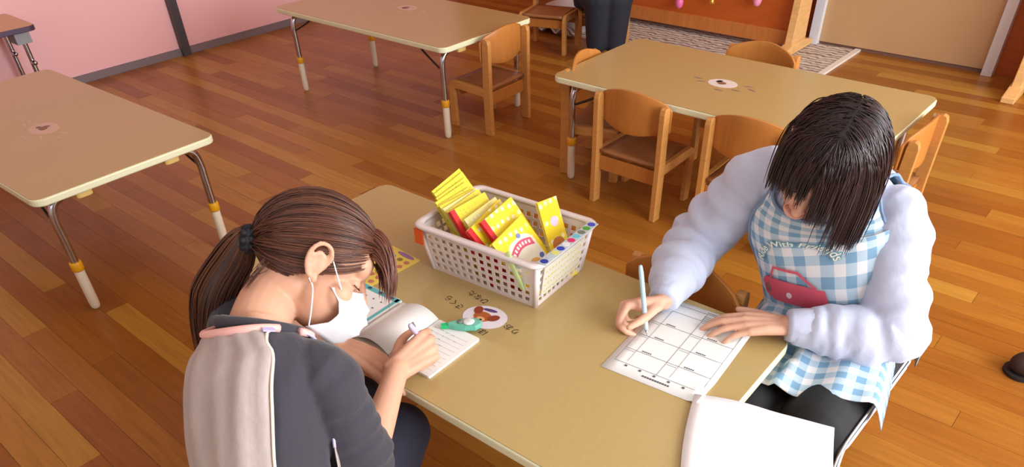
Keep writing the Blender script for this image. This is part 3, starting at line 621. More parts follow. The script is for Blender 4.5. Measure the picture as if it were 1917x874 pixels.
# ------------------------------------------------------------------ people
def torso_fn(rings):
    """rings: list of (centre, half width, half depth); returns S(v, theta, off) and the ring centres"""
    P = catmull([r[0] for r in rings], 8); A_ = catmull([[r[1], r[2], 0] for r in rings], 8); return P, A_
class Torso:
    def __init__(s, rings, right):
        s.P, s.A = torso_fn(rings); s.R = nrm(right); T = np.gradient(s.P, axis=0); s.T = T / np.linalg.norm(T, axis=1)[:, None]
    def pt(s, v, th, off=0):
        k = v * (len(s.P) - 1); i = min(int(k), len(s.P) - 2); f = k - i
        c = s.P[i] * (1 - f) + s.P[i + 1] * f; a = s.A[i] * (1 - f) + s.A[i + 1] * f; t = nrm(s.T[i] * (1 - f) + s.T[i + 1] * f)
        R = nrm(s.R - t * (s.R @ t)); Fw = np.cross(t, R)
        sn, cs = math.sin(th), math.cos(th); e = .85
        return c + R * (a[0] + off) * math.copysign(abs(sn) ** e, sn) + Fw * (a[1] + off) * math.copysign(abs(cs) ** e, cs)
    def loft(s, off=0, nv=34, nt=36, v0=0, v1=1, fold=None):
        v = []
        for i in range(nv):
            q = v0 + (v1 - v0) * i / (nv - 1)
            for j in range(nt):
                th = 2 * math.pi * j / nt; v.append(s.pt(q, th, off + (fold(q, th) if fold else 0)))
        f = grid_faces(nv, nt, True) + [tuple(range(nt - 1, -1, -1)), tuple((nv - 1) * nt + j for j in range(nt))]
        return np.array(v), f
    def patch(s, th0, U, v0, v1, off, nv=44, nu=30, fold=None, scoop=0):
        v, uv = [], []
        ln = np.linalg.norm(s.P[-1] - s.P[0]) * 1.08
        for i in range(nv):
            q = v0 + (v1 - v0) * i / (nv - 1); h = U(q); ai = s.A[min(int(q * (len(s.P) - 1)), len(s.P) - 1)]
            for j in range(nu):
                a = -1 + 2 * j / (nu - 1); th = th0 + a * h; qq = q - scoop * (1 - a * a) * (i / (nv - 1)) ** 6
                v.append(s.pt(qq, th, off + (fold(q, th) if fold else 0))); uv.append((a * h * (ai[0] * .5 + ai[1] * .5 + .02) + 5, qq * ln + 5))
        return np.array(v), grid_faces(nv, nu), np.array(uv)
    def edge(s, th0, U, v0, v1, off, sgn, n=40): return np.array([s.pt(v0 + (v1 - v0) * i / (n - 1), th0 + sgn * U(v0 + (v1 - v0) * i / (n - 1)), off) for i in range(n)])

def head_parts(hc, M, s=1., nose=1.):
    E = lambda c, r: ellipsoid(hc + M @ (V(*c) * s), V(*r) * s, M, 24, 16)
    T = lambda P, r, **k: tube(np.array([hc + M @ (V(*p) * s) for p in P]), np.array(r) * s, 12, **k)
    L = [E((0, -.012, .03), (.072, .094, .085)), E((0, .028, -.04), (.056, .056, .07)), E((0, .058, -.09), (.026, .024, .022)), E((0, .02, -.07), (.046, .05, .035))]
    L += [E((x * .036, .050, -.032), (.026, .026, .028)) for x in (-1, 1)]
    L += [E((0, .066, .03), (.052, .022, .03)), T([(0, .082, .004), (0, .093, -.018), (0, .101, -.034)], [.006, .008, .010]), E((.009, .092, -.038), (.007, .008, .006)), E((-.009, .092, -.038), (.007, .008, .006))]
    L += [E((0, .084, -.058), (.021, .009, .0055)), E((0, .083, -.066), (.018, .009, .006)), E((.031, .066, -.002), (.014, .013, .010)), E((-.031, .066, -.002), (.014, .013, .010))]
    for x in (-1, 1):   # ears: rim, inner ridge, lobe, root
        c = x * .074
        rim = [(c - x * .004, .010, -.002), (c + x * .004, .014, .018), (c + x * .010, .004, .033), (c + x * .015, -.012, .032), (c + x * .016, -.021, .016), (c + x * .012, -.020, -.004), (c + x * .006, -.010, -.021), (c, .002, -.028)]
        L.append(T(catmull(rim, 4), .0042 * np.ones(29)))
        L.append(T(catmull([(c + x * .002, .006, .012), (c + x * .009, -.008, .018), (c + x * .009, -.014, .002), (c + x * .004, -.006, -.012)], 4), .0036 * np.ones(13)))
        L.append(E((c + x * .001, -.004, .002), (.007, .016, .026))); L.append(E((c + x * .002, .001, -.026), (.006, .008, .009)))
    return L
def hand(w, f, n, side, curl, spread=(0.12, .03, -.05, -.14), s=1., thumb=((.75, .6, -.25), (.35, .9, -.2)), metac=None):
    """tubes of one hand; f finger direction, n back-of-hand normal, side +1 right / -1 left; curl = 4 x (a,b,c) degrees; thumb = two directions in (thumbward, forward, normal)"""
    f = nrm(f); n = nrm(V(*n) - f * (V(*n) @ f)); t = np.cross(n, f) * side; w = V(*w); L = []
    W = lambda a, b, c: w + t * a * s + f * b * s + n * c * s
    kn = [(.025, .086, 0), (.0085, .090, .002), (-.0085, .086, .001), (-.0245, .078, -.002)]; wo = [.012, .005, -.004, -.012]
    ln = [(.039, .024, .020), (.043, .028, .021), (.040, .026, .021), (.031, .020, .018)]; rd = [.0082, .0084, .0080, .0071]; tips = []
    for i in range(4):
        L.append(tube([W(wo[i], -.01, 0), W((wo[i] + kn[i][0]) / 2, .045, .001), W(*kn[i])], np.array([.0125, .0122, .0098]) * s, 10))
        p = V(*kn[i]); ang = 0; P = [p.copy()]; lat = spread[i]
        for k in range(3):
            ang += math.radians(curl[i][k]); d = V(math.sin(lat) * math.cos(ang), math.cos(lat) * math.cos(ang), -math.sin(ang)); p = p + d * ln[i][k]; P.append(p.copy())
        P = np.array([W(*q) for q in P]); tips.append(P[-1])
        r = rd[i] * s; PP = catmull(P, 4); rr = np.interp(np.linspace(0, 3, len(PP)), [0, .85, 1, 1.15, 1.85, 2, 2.2, 3], np.array([1.1, .98, 1.05, .98, .92, .97, .9, .74]) * r)
        L.append(tube(PP, rr, 12))
    a, b = (nrm(V(*q)) for q in thumb); p0 = V(.016, .016, -.006); p1 = p0 + a * .042; p2 = p1 + nrm(a * .5 + b * .5) * .030; p3 = p2 + b * .026
    L.append(tube(catmull([W(*p0), W(*p1), W(*p2), W(*p3)], 4), np.interp(np.linspace(0, 3, 13), [0, 1, 2, 3], [.0135, .0105, .0088, .0070]) * s, 12))
    M = np.stack([t, f, n], 1)
    L += [ellipsoid(W(.010, .045, -.007), V(.018, .036, .010) * s, M, 14, 10), ellipsoid(W(-.012, .045, -.006), V(.013, .036, .009) * s, M, 14, 10), ellipsoid(W(0, .02, 0), V(.024, .026, .012) * s, M, 14, 10)]
    L.append(ellipsoid(W(*(p0 + a * .018)), V(.013, .02, .011) * s, M, 14, 10))
    return L, tips
def hair_sim(roots, dirs, steps, step, g, ells, grav=V(0, 0, -1), lens=None):
    P = roots.copy(); D = dirs / np.linalg.norm(dirs, axis=1)[:, None]; out = [P.copy()]; lens = np.ones(len(P)) if lens is None else lens
    for m in range(steps):
        gg = g[m] if hasattr(g, '__len__') else g
        D = D + grav * gg; D /= np.linalg.norm(D, axis=1)[:, None]; Q = P + D * (step * lens)[:, None]
        for c, M, r in ells:
            q = ((Q - c) @ np.linalg.inv(M).T) / r; l = np.linalg.norm(q, axis=1); ins = l < 1
            q[ins] /= l[ins][:, None]; Q[ins] = (q[ins] * (r[ins] if r.ndim > 1 else r)) @ M.T + c
        D = Q - P; D /= np.linalg.norm(D, axis=1)[:, None] + 1e-9; P = Q; out.append(P.copy())
    return np.stack(out, 1)
def strands(name, paths, rad, m, parent, taper=.25, start=.6, flat=1.):
    N, K, _ = paths.shape; T = np.gradient(paths, axis=1); T /= np.linalg.norm(T, axis=2)[..., None] + 1e-9
    ref = rng.normal(size=(N, 1, 3)); A = ref - T * (ref * T).sum(2)[..., None]; A /= np.linalg.norm(A, axis=2)[..., None] + 1e-9; B = np.cross(T, A)
    s = np.linspace(0, 1, K); prof = np.minimum(1, start + s * 4) * np.where(s > .6, 1 - (1 - taper) * (s - .6) / .4, 1); rr = rad * prof[None, :, None] * (np.ones(N) if np.isscalar(rad) else 1)[:, None, None] if np.isscalar(rad) else rad[:, None, None] * prof[None, :, None]
    ring = np.stack([paths + A * rr * flat, paths + B * rr, paths - A * rr * flat, paths - B * rr], 2)   # N K 4 3
    v = ring.reshape(-1, 3); base = np.arange(N)[:, None, None] * K * 4 + np.arange(K - 1)[None, :, None] * 4; j = np.arange(4)[None, None, :]
    f = np.stack([base + j, base + (j + 1) % 4, base + 4 + (j + 1) % 4, base + 4 + j], -1).reshape(-1, 4)
    org = wpos(parent); me = bpy.data.meshes.new(name); me.vertices.add(len(v)); me.vertices.foreach_set('co', (v - org).ravel()); me.loops.add(f.size); me.loops.foreach_set('vertex_index', f.ravel().astype(np.int32))
    me.polygons.add(len(f)); me.polygons.foreach_set('loop_start', np.arange(0, f.size, 4, dtype=np.int32)); me.polygons.foreach_set('use_smooth', np.ones(len(f), bool)); me.materials.append(m); me.update(calc_edges=True); me.validate()
    o = bpy.data.objects.new(name, me); C.objects.link(o); o.parent = parent; o['kind'] = 'stuff'; return o
def cap_mesh(hc, M, r, keep, off=(0, -.012, .03)):
    v, f = ellipsoid((0, 0, 0), r, None, 56, 36); v = v + V(*off); ff = [q for q in f if all(keep(v[i]) for i in q)]
    return (hc + v @ M.T), ff
def sleeve_fold(seed, amp, n=5):
    r_ = np.random.RandomState(seed); ph = r_.rand(n) * 6.28; fr = 2.5 + r_.rand(n) * 8; dr = r_.rand(n) * 6.28; am = amp * (.5 + r_.rand(n))
    return lambda s, a: sum(am[k] * np.abs(np.sin(fr[k] * 3.14 * s + ph[k] + .8 * np.cos(a - dr[k]))) ** .6 * (.5 + .5 * np.cos(a - dr[k])) for k in range(n)) - amp * n * .35

skin1 = mat('skin_warm', (214, 162, 134), .5, spec=.35, noise_amt=.05, noise_scale=30, sss=.12)
skin2 = mat('skin_light', (222, 172, 146), .5, spec=.35, noise_amt=.05, noise_scale=30, sss=.12)

# ---- the masked woman ------------------------------------------------------------
w1 = thing('person', 'woman with brown ponytail and white mask, white vest over black shirt, writing', 'person', (-.86, .22, 0))
f1 = nrm(.955 * (.89 * R_ - .45 * U_) + .30 * F_); u1 = .45 * R_ + .89 * U_; u1 = nrm(u1 - f1 * (u1 @ f1)); r1 = np.cross(f1, u1); M1 = np.stack([r1, f1, u1], 1) * .935
hc1 = V(-.927, .556, .690); hw = lambda x, y, z: hc1 + M1 @ V(x, y, z)
shR, elR, wrR = V(-.80, .44, .598), V(-.752, .435, .41), V(-.852, .622, .462)
shL, elL, wrL = V(-1.03, .44, .59), V(-1.19, .56, .44), V(-1.015, .612, .446)
rings1 = [(V(-.765, .31, .235), .13, .09), (V(-.765, .31, .31), .13, .09), (V(-.785, .305, .41), .104, .078), (V(-.825, .325, .50), .102, .08), (V(-.868, .366, .58), .104, .076), (V(-.893, .396, .618), .090, .064), (V(-.910, .415, .644), .060, .054), (V(-.918, .432, .664), .048, .048)]
t1 = Torso(rings1, shR - shL)
ha, tipsR1 = hand(wrR, (.05, .95, .12), (.62, -.05, .78), 1, [(50, 55, 25), (62, 62, 30), (72, 70, 40), (78, 74, 45)], s=.98, thumb=((.55, .75, -.55), (.05, .95, -.35)), spread=(.05, .02, -.02, -.06))
hb, tipsL1 = hand(wrL, (.97, .16, -.06), (.0, .05, 1), -1, [(12, 18, 10), (14, 18, 10), (16, 20, 12), (18, 22, 14)], s=.98, thumb=((.95, .5, -.12), (.8, .75, -.1)), spread=(.10, .03, -.04, -.12))
neck = tube(catmull([hw(0, -.030, -.045), hw(0, -.045, -.085), V(-.925, .430, .645), V(-.912, .40, .61)], 5), np.interp(np.linspace(0, 1, 16), [0, .3, .7, 1], [.046, .045, .048, .054]), 20)
legs = []
for x in (-1, 1):
    hp, kn, an = V(-.81 + x * .075, .29, .30), V(-.935 + x * .068, .62, .30), V(-.90 + x * .075, .46, .07)
    legs += [tube(catmull([hp, (hp + kn) / 2, kn], 4), np.linspace(.070, .052, 9), 16), tube(catmull([kn, (kn + an) / 2, an], 4), np.linspace(.05, .032, 9), 14), tube([an + V(0, -.02, -.025), an + V(0, .06, -.035), an + V(0, .15, -.045)], [.032, .034, .022], 12)]
bodyparts = [t1.loft(-.014), neck] + head_parts(hc1, M1) + ha + hb + legs
bodyparts += [tube(catmull([shR, (shR + elR) / 2, elR], 5), np.linspace(.042, .036, 11), 16), tube(catmull([elR, elR * .6 + wrR * .4 + V(.005, 0, 0), wrR], 5), np.interp(np.linspace(0, 1, 11), [0, .3, .8, 1], [.035, .034, .0235, .0215]), 16)]
bodyparts += [tube(catmull([shL, (shL + elL) / 2, elL], 5), np.linspace(.042, .036, 11), 16), tube(catmull([elL, elL * .6 + wrL * .4, wrL], 5), np.interp(np.linspace(0, 1, 11), [0, .3, .8, 1], [.035, .034, .0235, .0215]), 16)]
remesh(obj('body', join(*bodyparts), skin1, w1, world=True), .0026, 9)
# black T-shirt
blackc = mat('black_jersey', (52, 50, 60), .85, bump=.8, bump_scale=12, sheen=.2)
def sleeve(sh, el, frac, r0, r1_, seed, amp=.03, inn=None):
    P = catmull([inn, sh, sh * .5 + el * .5, el * frac + sh * (1 - frac)], 8); k = len(P); r = np.interp(np.linspace(0, 1, k), [0, .33, .6, 1], [r0 * .9, r0, (r0 + r1_) / 2, r1_])
    return tube(P, r, 40, fold=sleeve_fold(seed, amp), cap='round')
sl1 = sleeve(shR, elR + V(.004, .01, .02), 1.0, .054, .058, 3, .15, V(-.85, .41, .57))
sl2 = sleeve(shL, elL + V(.02, -.01, .03), .95, .052, .056, 4, .14, V(-.96, .41, .56))
tf = lambda v, th: .004 * math.sin(9 * th + 14 * v) * math.sin(3 * v + th)
shirt = remesh(obj('t_shirt', join(t1.loft(.004, v1=.93, fold=tf), sl1, sl2), blackc, w1, world=True), .004, 4)
obj('shirt_collar', tube(np.array([t1.pt(.90 + .015 * math.cos(a), a, .006) for a in np.linspace(0, 2 * math.pi, 40)]), .009, 10, cap='flat'), blackc, w1, world=True, smooth=True)
# white vest: back and front panels with piping
vm = mat('vest_mesh', (180, 166, 162), .6, noise_amt=.16, noise_scale=9, bump=.5, bump_scale=9, stretch=(2.2, 2.2, .5)); pinkb = mat('pink_binding', (244, 186, 178), .6); creamb = mat('cream_piping', (240, 226, 206), .6); lilac = mat('lilac_binding', (196, 186, 232), .6)
def U1(v):
    return math.radians(np.interp(v, [0, .42, .5, .58, .66, .74, .80, .86, .92], [66, 64, 62, 60, 56, 54, 60, 76, 88]))
def U1f(v): return min(U1(v), math.radians(np.interp(v, [0, .66, .8], [48, 52, 90])))
def fo1(v, th): return .004 * math.sin(7 * th + 5 * v) * (1 - v) + .002 * math.sin(17 * th - 8 * v) + .003
for nm, th0 in (('back_panel', math.pi), ('front_panel', 0)):
    v, f, uv = t1.patch(th0, U1 if th0 else U1f, .0, .865, .012, fold=fo1, scoop=.05); pn = obj(nm, (v, f), vm, w1, world=True, smooth=True); solid(pn, .002, 0)
    for sg in (-1, 1):
        E_ = t1.edge(th0, U1 if th0 else U1f, .0 if th0 else .42, .865, .0155, sg); obj('armhole_piping', tube(E_, .0025, 8, cap='flat'), creamb if th0 else lilac, pn, world=True, smooth=True)
    nl = np.array([t1.pt(.865 - .05 * (1 - a * a), th0 + a * U1(.865), .016) for a in np.linspace(-1, 1, 30)]); obj('neck_binding', tube(nl, .0065, 8, cap='flat'), pinkb, pn, world=True, smooth=True)
tb = [t1.pt(.82 + .022 * math.cos(a), math.radians(118) + .16 * math.sin(a), .022) for a in np.linspace(0, 2 * math.pi, 4, endpoint=False) + math.pi / 4]
solid(obj('shoulder_tab', (np.array(tb), [(0, 1, 2, 3)]), lilac, w1, world=True), .003, 0)
trs = mat('navy_trousers', (38, 40, 58), .85)
tl = [t1.loft(.008, v1=.3)]
for x in (-1, 1):
    hp, kn, an = V(-.81 + x * .075, .29, .295), V(-.935 + x * .068, .615, .295), V(-.90 + x * .075, .47, .12)
    tl += [tube(catmull([hp, (hp + kn) / 2, kn], 4), np.linspace(.078, .062, 9), 18), tube(catmull([kn, (kn + an) / 2, an], 4), np.linspace(.06, .05, 9), 18)]
remesh(obj('trousers', join(*tl), trs, w1, world=True), .008, 3)
# mask
mv = []; mu_, mvn = 25, 15
for i in range(mu_):
    a = -1 + 2 * i / (mu_ - 1)
    for j in range(mvn):
        b = j / (mvn - 1); x = a * (.061 + .005 * math.sin(b * math.pi)); z = -.008 - .112 * b + .016 * abs(a) ** 1.5 * (1 if b > .5 else -1) * abs(b - .5) * 2
        yc = np.interp(b, [0, .2, .45, .7, 1], [.090, .112, .122, .114, .082]); y = yc - .056 * abs(a) ** 2.2 + .002 * (1 if (j % 3 == 0) else -1) * (1 - abs(a))
        mv.append(hw(x, y, z))
mk = obj('face_mask', (np.array(mv), grid_faces(mu_, mvn)), mat('mask_white', (240, 240, 246), .7), w1, world=True, smooth=True); solid(mk, .0015, 1)
for x in (-1, 1):
    obj('ear_loop', tube(catmull([hw(x * .060, .050, -.020), hw(x * .070, .030, .002), hw(x * .080, .010, .024), hw(x * .084, -.004, .036)], 6), .0013, 6), MATS['mask_white'], mk, world=True, smooth=True)
    obj('ear_loop', tube(catmull([hw(x * .061, .030, -.100), hw(x * .067, .022, -.075), hw(x * .074, .008, -.040), hw(x * .080, -.004, -.028)], 6), .0013, 6), MATS['mask_white'], mk, world=True, smooth=True)
lash = mat('lash_dark', (40, 26, 24), .7)
for x in (-1, 1):
    obj('eyelashes', tube(catmull([hw(x * .046, .068, -.004), hw(x * .036, .078, -.008), hw(x * .026, .081, -.008), hw(x * .018, .078, -.006)], 4), .0008, 6), lash, w1, world=True, smooth=True)
# hair: pulled back, ponytail, fringe
h1 = hair_material('brown_hair', (58, 34, 28), (112, 68, 50), .34); h1d = mat('brown_hair_cap', (52, 30, 24), .5)
def yh(z): return np.interp(z, [-.09, -.06, -.03, 0, .02, .045, .065, .085, .1], [-.085, -.055, -.032, .012, .028, .040, .050, .072, .2])
keep1 = lambda p: p[1] < yh(p[2]) and p[2] > -.066
cr_ = V(.077, .102, .092)
cp = obj('hair', cap_mesh(hc1, M1, cr_, keep1), h1d, w1, world=True, smooth=True); solid(cp, .004, -1)
tie = V(.0, -.112, -.012)
tdir = nrm((tie - V(0, -.012, .03)) / cr_)
rt_, N = [], 900
zs = np.concatenate([np.linspace(.11, -.06, 60), ])
ring_ = []
for z in np.linspace(.1075, -.064, 90):
    q = 1 - ((z - .03) / cr_[2]) ** 2
    if q <= 0: continue
    y = min(yh(z), .085) - .001; yy = (y + .012) / cr_[1]; xx = q - yy * yy
    x = math.sqrt(max(xx, 0)) * cr_[0]
    ring_.append((x, y, z))
for x in np.linspace(-.05, .05, 30):
    z = .03 + cr_[2] * math.sqrt(max(0, 1 - (x / cr_[0]) ** 2 - ((.066 + .012) / cr_[1]) ** 2)); ring_.append((x, .066, z))
for x in np.linspace(-.045, .045, 20):
    ring_.append((x, -.012 - cr_[1] * .72 + abs(x) * .3, -.052))
paths = []
for k in range(3200):
    b = V(*ring_[rng.randint(len(ring_))]); 
    if rng.rand() < .5: b[0] *= -1
    b = b + rng.normal(size=3) * .004
    if rng.rand() < .4:
        q = rng.normal(size=3); q /= np.linalg.norm(q); b = V(0, -.012, .03) + q * cr_
        if not keep1(b): continue
    d0 = (b - V(0, -.012, .03)) / cr_; d0 = d0 / np.linalg.norm(d0); om = math.acos(np.clip(d0 @ tdir, -1, 1)); sh_ = 1.0 + rng.rand() * .05
    t_ = np.linspace(0, 1, 14); P = np.array([(math.sin((1 - q) * om) * d0 + math.sin(q * om) * tdir) / max(math.sin(om), 1e-3) * cr_ * (sh_ + .012 * math.sin(q * 3.1)) + V(0, -.012, .03) for q in t_])
    jit = rng.normal(size=3) * .005; P = P + jit * (t_[:, None]) ** 2; paths.append(hc1 + P @ M1.T)
strands('hair_strands', np.array(paths), .0010, h1, cp, taper=.7)
# scrunchie and ponytail
tw = hw(*tie); axd = nrm(M1 @ V(0, -1, -.35))
sc = []
for k in range(3): sc.append(tube([tw + axd * (.003 + .006 * k) + (math.cos(a) * nrm(np.cross(axd, V(0, 0, 1))) + math.sin(a) * np.cross(axd, nrm(np.cross(axd, V(0, 0, 1))))) * (.016 + .003 * math.sin(9 * a + k)) for a in np.linspace(0, 2 * math.pi, 30)], .006, 8, cap='flat'))
obj('hair_tie', join(*sc), mat('hair_tie_black', (26, 26, 36), .7), cp, world=True, smooth=True)
N = 1300; rr_ = np.sqrt(rng.rand(N)); aa = rng.rand(N) * 6.283; e1_ = nrm(np.cross(axd, V(0, 0, 1))); e2_ = np.cross(axd, e1_)
cpts = [tw, tw + axd * .016, tw + V(-.034, -.030, -.036), tw + V(-.056, -.060, -.085), tw + V(-.064, -.082, -.135), tw + V(-.060, -.100, -.195)]
CP = catmull(cpts, 5); K = len(CP); wd = np.interp(np.linspace(0, 1, K), [0, .12, .35, .65, 1], [.010, .015, .030, .036, .024])
TT = np.gradient(CP, axis=0); TT /= np.linalg.norm(TT, axis=1)[:, None]; E1 = nrm(R_) - TT * (TT @ R_)[:, None]; E1 /= np.linalg.norm(E1, axis=1)[:, None]; E2 = np.cross(TT, E1)
pth = CP[None] + (np.cos(aa) * rr_)[:, None, None] * (E1 * wd[:, None])[None] + (np.sin(aa) * rr_)[:, None, None] * (E2 * wd[:, None] * .75)[None] + (rng.normal(size=(N, 1, 3)) * .004) * np.linspace(0, 1, K)[None, :, None]
h1t = hair_material('brown_hair_tail', (60, 34, 24), (104, 64, 42), .42)
pt_ = obj('ponytail', tube(CP[:-3], wd[:-3] * .8, 14, side=R_), h1d, w1, world=True, smooth=True)
strands('ponytail_strands', pth, .0011, h1t, pt_, taper=.3, start=1)
# fringe swept over the forehead and temple
N = 800; a_ = rng.rand(N); sd = np.where(rng.rand(N) < .62, 1, -1)
rts = np.stack([sd * (.002 + .036 * rng.rand(N)), .052 + .024 * rng.rand(N), np.zeros(N)], 1)
rts[:, 2] = .03 + cr_[2] * 1.0 * np.sqrt(np.clip(1 - (rts[:, 0] / cr_[0]) ** 2 - ((rts[:, 1] + .012) / cr_[1]) ** 2, .02, 1))
dr_ = np.stack([sd * (.10 + .30 * rng.rand(N)), .75 + .2 * rng.rand(N), .0 * np.ones(N)], 1)
ells = [(hw(0, -.012, .03), M1, cr_ * (1.02 + .05 * rng.rand(N))[:, None]), (hw(0, .028, -.03), M1, V(.066, .074, .08) * (1.0 + .06 * rng.rand(N))[:, None])]
fp = hair_sim(hc1 + rts @ M1.T, dr_ @ M1.T, 15, .0088, .16, ells, grav=nrm(-u1 * .9 + V(0, 0, -.5)), lens=.50 + .24 * rng.rand(N))
strands('fringe', fp, .0010, hair_material('brown_hair_front', (74, 40, 32), (132, 78, 58), .36), cp, taper=.2)

wn = np.array([catmull([hw(.045, -.075, -.04) + rng.normal(size=3) * .005, hw(.05, -.085, -.065), hw(.045, -.09, -.09)], 5) + rng.normal(size=3) * .004 for _ in range(14)]); strands('nape_wisps', wn, .0006, h1, cp)
# pen of the masked woman
def pen(label, tip, end, cols, r=.0048, cat='pen'):
    tip, end = V(*tip), V(*end); t = thing('pen', label, cat, tuple(tip)); d = nrm(end - tip); L = np.linalg.norm(end - tip); P = lambda q: tip + d * q
    obj('nib', tube([P(0), P(.006), P(.014)], [.0006, .0012, r * .8], 10, cap='flat'), mat('nib_metal', (180, 180, 185), .3, 1), t, world=True, smooth=True)
    obj('grip', tube([P(.014), P(.045)], r, 14, cap='flat'), mat('pen_%d' % cols[0][0], cols[0], .4), t, world=True, smooth=True)
    obj('barrel', tube([P(.045), P(.05), P(L - .012), P(L)], [r, r * 1.05, r * 1.05, r * .8], 14), mat('pen_%d' % cols[1][2], cols[1], .25), t, world=True, smooth=True)
    s = nrm(np.cross(d, V(1, .3, 0))); obj('clip', tube([P(L - .004) + s * r, P(L - .01) + s * (r + .003), P(L - .038) + s * (r + .0015)], .0014, 6), MATS['nib_metal'], t, world=True, smooth=True)
    return t
pn1 = pen('purple and white patterned pen in the hand of the masked woman', (-.915, .745, TH + .0075), (-.853, .668, .535), [(150, 130, 190), (206, 198, 236)], .0055)

# ---- the woman in gingham ---------------------------------------------------------
w2 = thing('person', 'woman with dark bob in pale sweatshirt and blue gingham apron, writing on a form', 'person', (-.30, 1.50, 0))
f2 = nrm(-.50 * R_ - .80 * U_ - .18 * F_); u2 = -.86 * F_ + .42 * U_ + .12 * R_; u2 = nrm(u2 - f2 * (u2 @ f2)); r2 = np.cross(f2, u2); M2 = np.stack([r2, f2, u2], 1) * .91
hc2 = V(-.388, 1.268, .758); hw2 = lambda x, y, z: hc2 + M2 @ V(x, y, z)
sR, eR, wR = V(-.53, 1.36, .65), V(-.63, 1.325, .485), V(-.598, 1.130, .452)
sL, eL, wL = V(-.278, 1.39, .635), V(-.20, 1.31, .45), V(-.362, 1.213, .447)
rings2 = [(V(-.325, 1.45, .235), .15, .12), (V(-.325, 1.45, .32), .152, .12), (V(-.345, 1.43, .43), .132, .105), (V(-.375, 1.40, .54), .128, .10), (V(-.40, 1.385, .62), .13, .09), (V(-.403, 1.372, .662), .108, .074), (V(-.402, 1.358, .692), .068, .060), (V(-.402, 1.345, .715), .05, .052)]
t2 = Torso(rings2, nrm(V(-.97, -.22, .02)))
ha2, tipsR2 = hand(wR, (-.62, -.72, -.02), (-.35, .42, .84), 1, [(58, 60, 32), (70, 64, 36), (82, 72, 42), (86, 74, 45)], s=.95, thumb=((.6, .75, -.45), (.15, .95, -.35)), spread=(.05, .02, -.02, -.06))
hb2, tipsL2 = hand(wL, (-.86, -.50, -.03), (.05, -.05, 1), -1, [(14, 18, 10), (12, 16, 10), (14, 18, 12), (18, 22, 14)], s=.95, thumb=((.7, .75, -.15), (.35, .95, -.1)), spread=(.08, .02, -.05, -.14))
neck = tube(catmull([hw2(0, -.030, -.045), hw2(0, -.04, -.085), V(-.402, 1.345, .70), V(-.40, 1.37, .66)], 5), np.interp(np.linspace(0, 1, 16), [0, .3, .7, 1], [.050, .049, .052, .058]), 20)
hips = [(V(-.395, 1.44, .30), V(-.372, 1.10, .303), V(-.39, 1.12, .07)), (V(-.245, 1.44, .31), V(-.238, 1.115, .325), V(-.225, 1.10, .07))]
legs = []
for hp, kn, an in hips:
    legs += [tube(catmull([hp, (hp + kn) / 2, kn], 4), np.linspace(.070, .050, 9), 16), tube(catmull([kn, (kn + an) / 2, an], 4), np.linspace(.048, .032, 9), 14), tube([an + V(0, .02, -.025), an + V(0, -.06, -.035), an + V(0, -.15, -.045)], [.032, .034, .022], 12)]
bodyparts = [t2.loft(-.014), neck] + head_parts(hc2, M2) + ha2 + hb2 + legs
for a, b, c in ((sR, eR, wR), (sL, eL, wL)):
    bodyparts += [tube(catmull([a, (a + b) / 2, b], 5), np.linspace(.042, .036, 11), 16), tube(catmull([b, b * .6 + c * .4, c], 5), np.interp(np.linspace(0, 1, 11), [0, .3, .8, 1], [.035, .034, .0235, .021]), 16)]
remesh(obj('body', join(*bodyparts), skin2, w2, world=True), .0026, 8)
swt = mat('pale_sweatshirt', (192, 198, 222), .85, bump=.7, bump_scale=12, sheen=.3)
def long_sleeve(inn, a, b, c, r, seed, amp):
    P = catmull([inn, a, a * .5 + b * .5, b, b * .5 + c * .5, c * .86 + b * .14], 9); k = len(P)
    return tube(P, np.interp(np.linspace(0, 1, k), [0, .2, .4, .6, .8, .95, 1], np.array(r)), 44, fold=sleeve_fold(seed, amp, 7))
sv1 = long_sleeve(V(-.47, 1.38, .62), sR, eR, wR, [.052, .062, .062, .066, .060, .047, .036], 11, .15)
sv2 = long_sleeve(V(-.33, 1.41, .60), sL, eL, wL, [.052, .060, .058, .062, .056, .046, .036], 12, .15)
remesh(obj('sweatshirt', join(t2.loft(.006, v0=.1, v1=.93, fold=tf), sv1, sv2), swt, w2, world=True), .004, 4)
for b, c in ((eR, wR), (eL, wL)):
    d = nrm(c - b); obj('cuff', tube([c - d * .045, c - d * .038, c - d * .004, c + d * .004], [.037, .0365, .033, .030], 28, cap='flat', fold=lambda s, a: .03 * np.sign(np.sin(14 * a))), swt, w2, world=True, smooth=True)
obj('sweatshirt_collar', tube(np.array([t2.pt(.915 + .02 * math.cos(a), a, .008) for a in np.linspace(0, 2 * math.pi, 40)]), .010, 10, cap='flat'), swt, w2, world=True, smooth=True)
# gingham apron
gm = gingham(); gtrim = mat('blue_trim', (120, 142, 172), .7)
def U2(v): return math.radians(np.interp(v, [.0, .40, .48, .56, .64, .72, .78, .84, .90], [84, 82, 74, 62, 56, 56, 64, 78, 88]))
def fo2(v, th): return .004 * math.sin(6 * th + 9 * v) * (1 - v) + .006
for nm, th0 in (('apron_front', 0), ('apron_back', math.pi)):
    v, f, uv = t2.patch(th0, U2, .24 if th0 == 0 else .05, .85, .016, fold=fo2, scoop=.10 if th0 == 0 else .03); ap = obj(nm, (v, f), gm, w2, world=True, smooth=True, uv=uv); solid(ap, .002, 0)
    if th0 == 0: apf = ap
    for sg in (-1, 1): obj('apron_trim', tube(t2.edge(th0, U2, .40, .85, .0225, sg), .0034, 8, cap='flat'), gtrim, ap, world=True, smooth=True)
    obj('neck_trim', tube(np.array([t2.pt(.85 - (.10 if th0 == 0 else .03) * (1 - a * a), th0 + a * U2(.85), .0225) for a in np.linspace(-1, 1, 30)]), .0034, 8, cap='flat'), gtrim, ap, world=True, smooth=True)
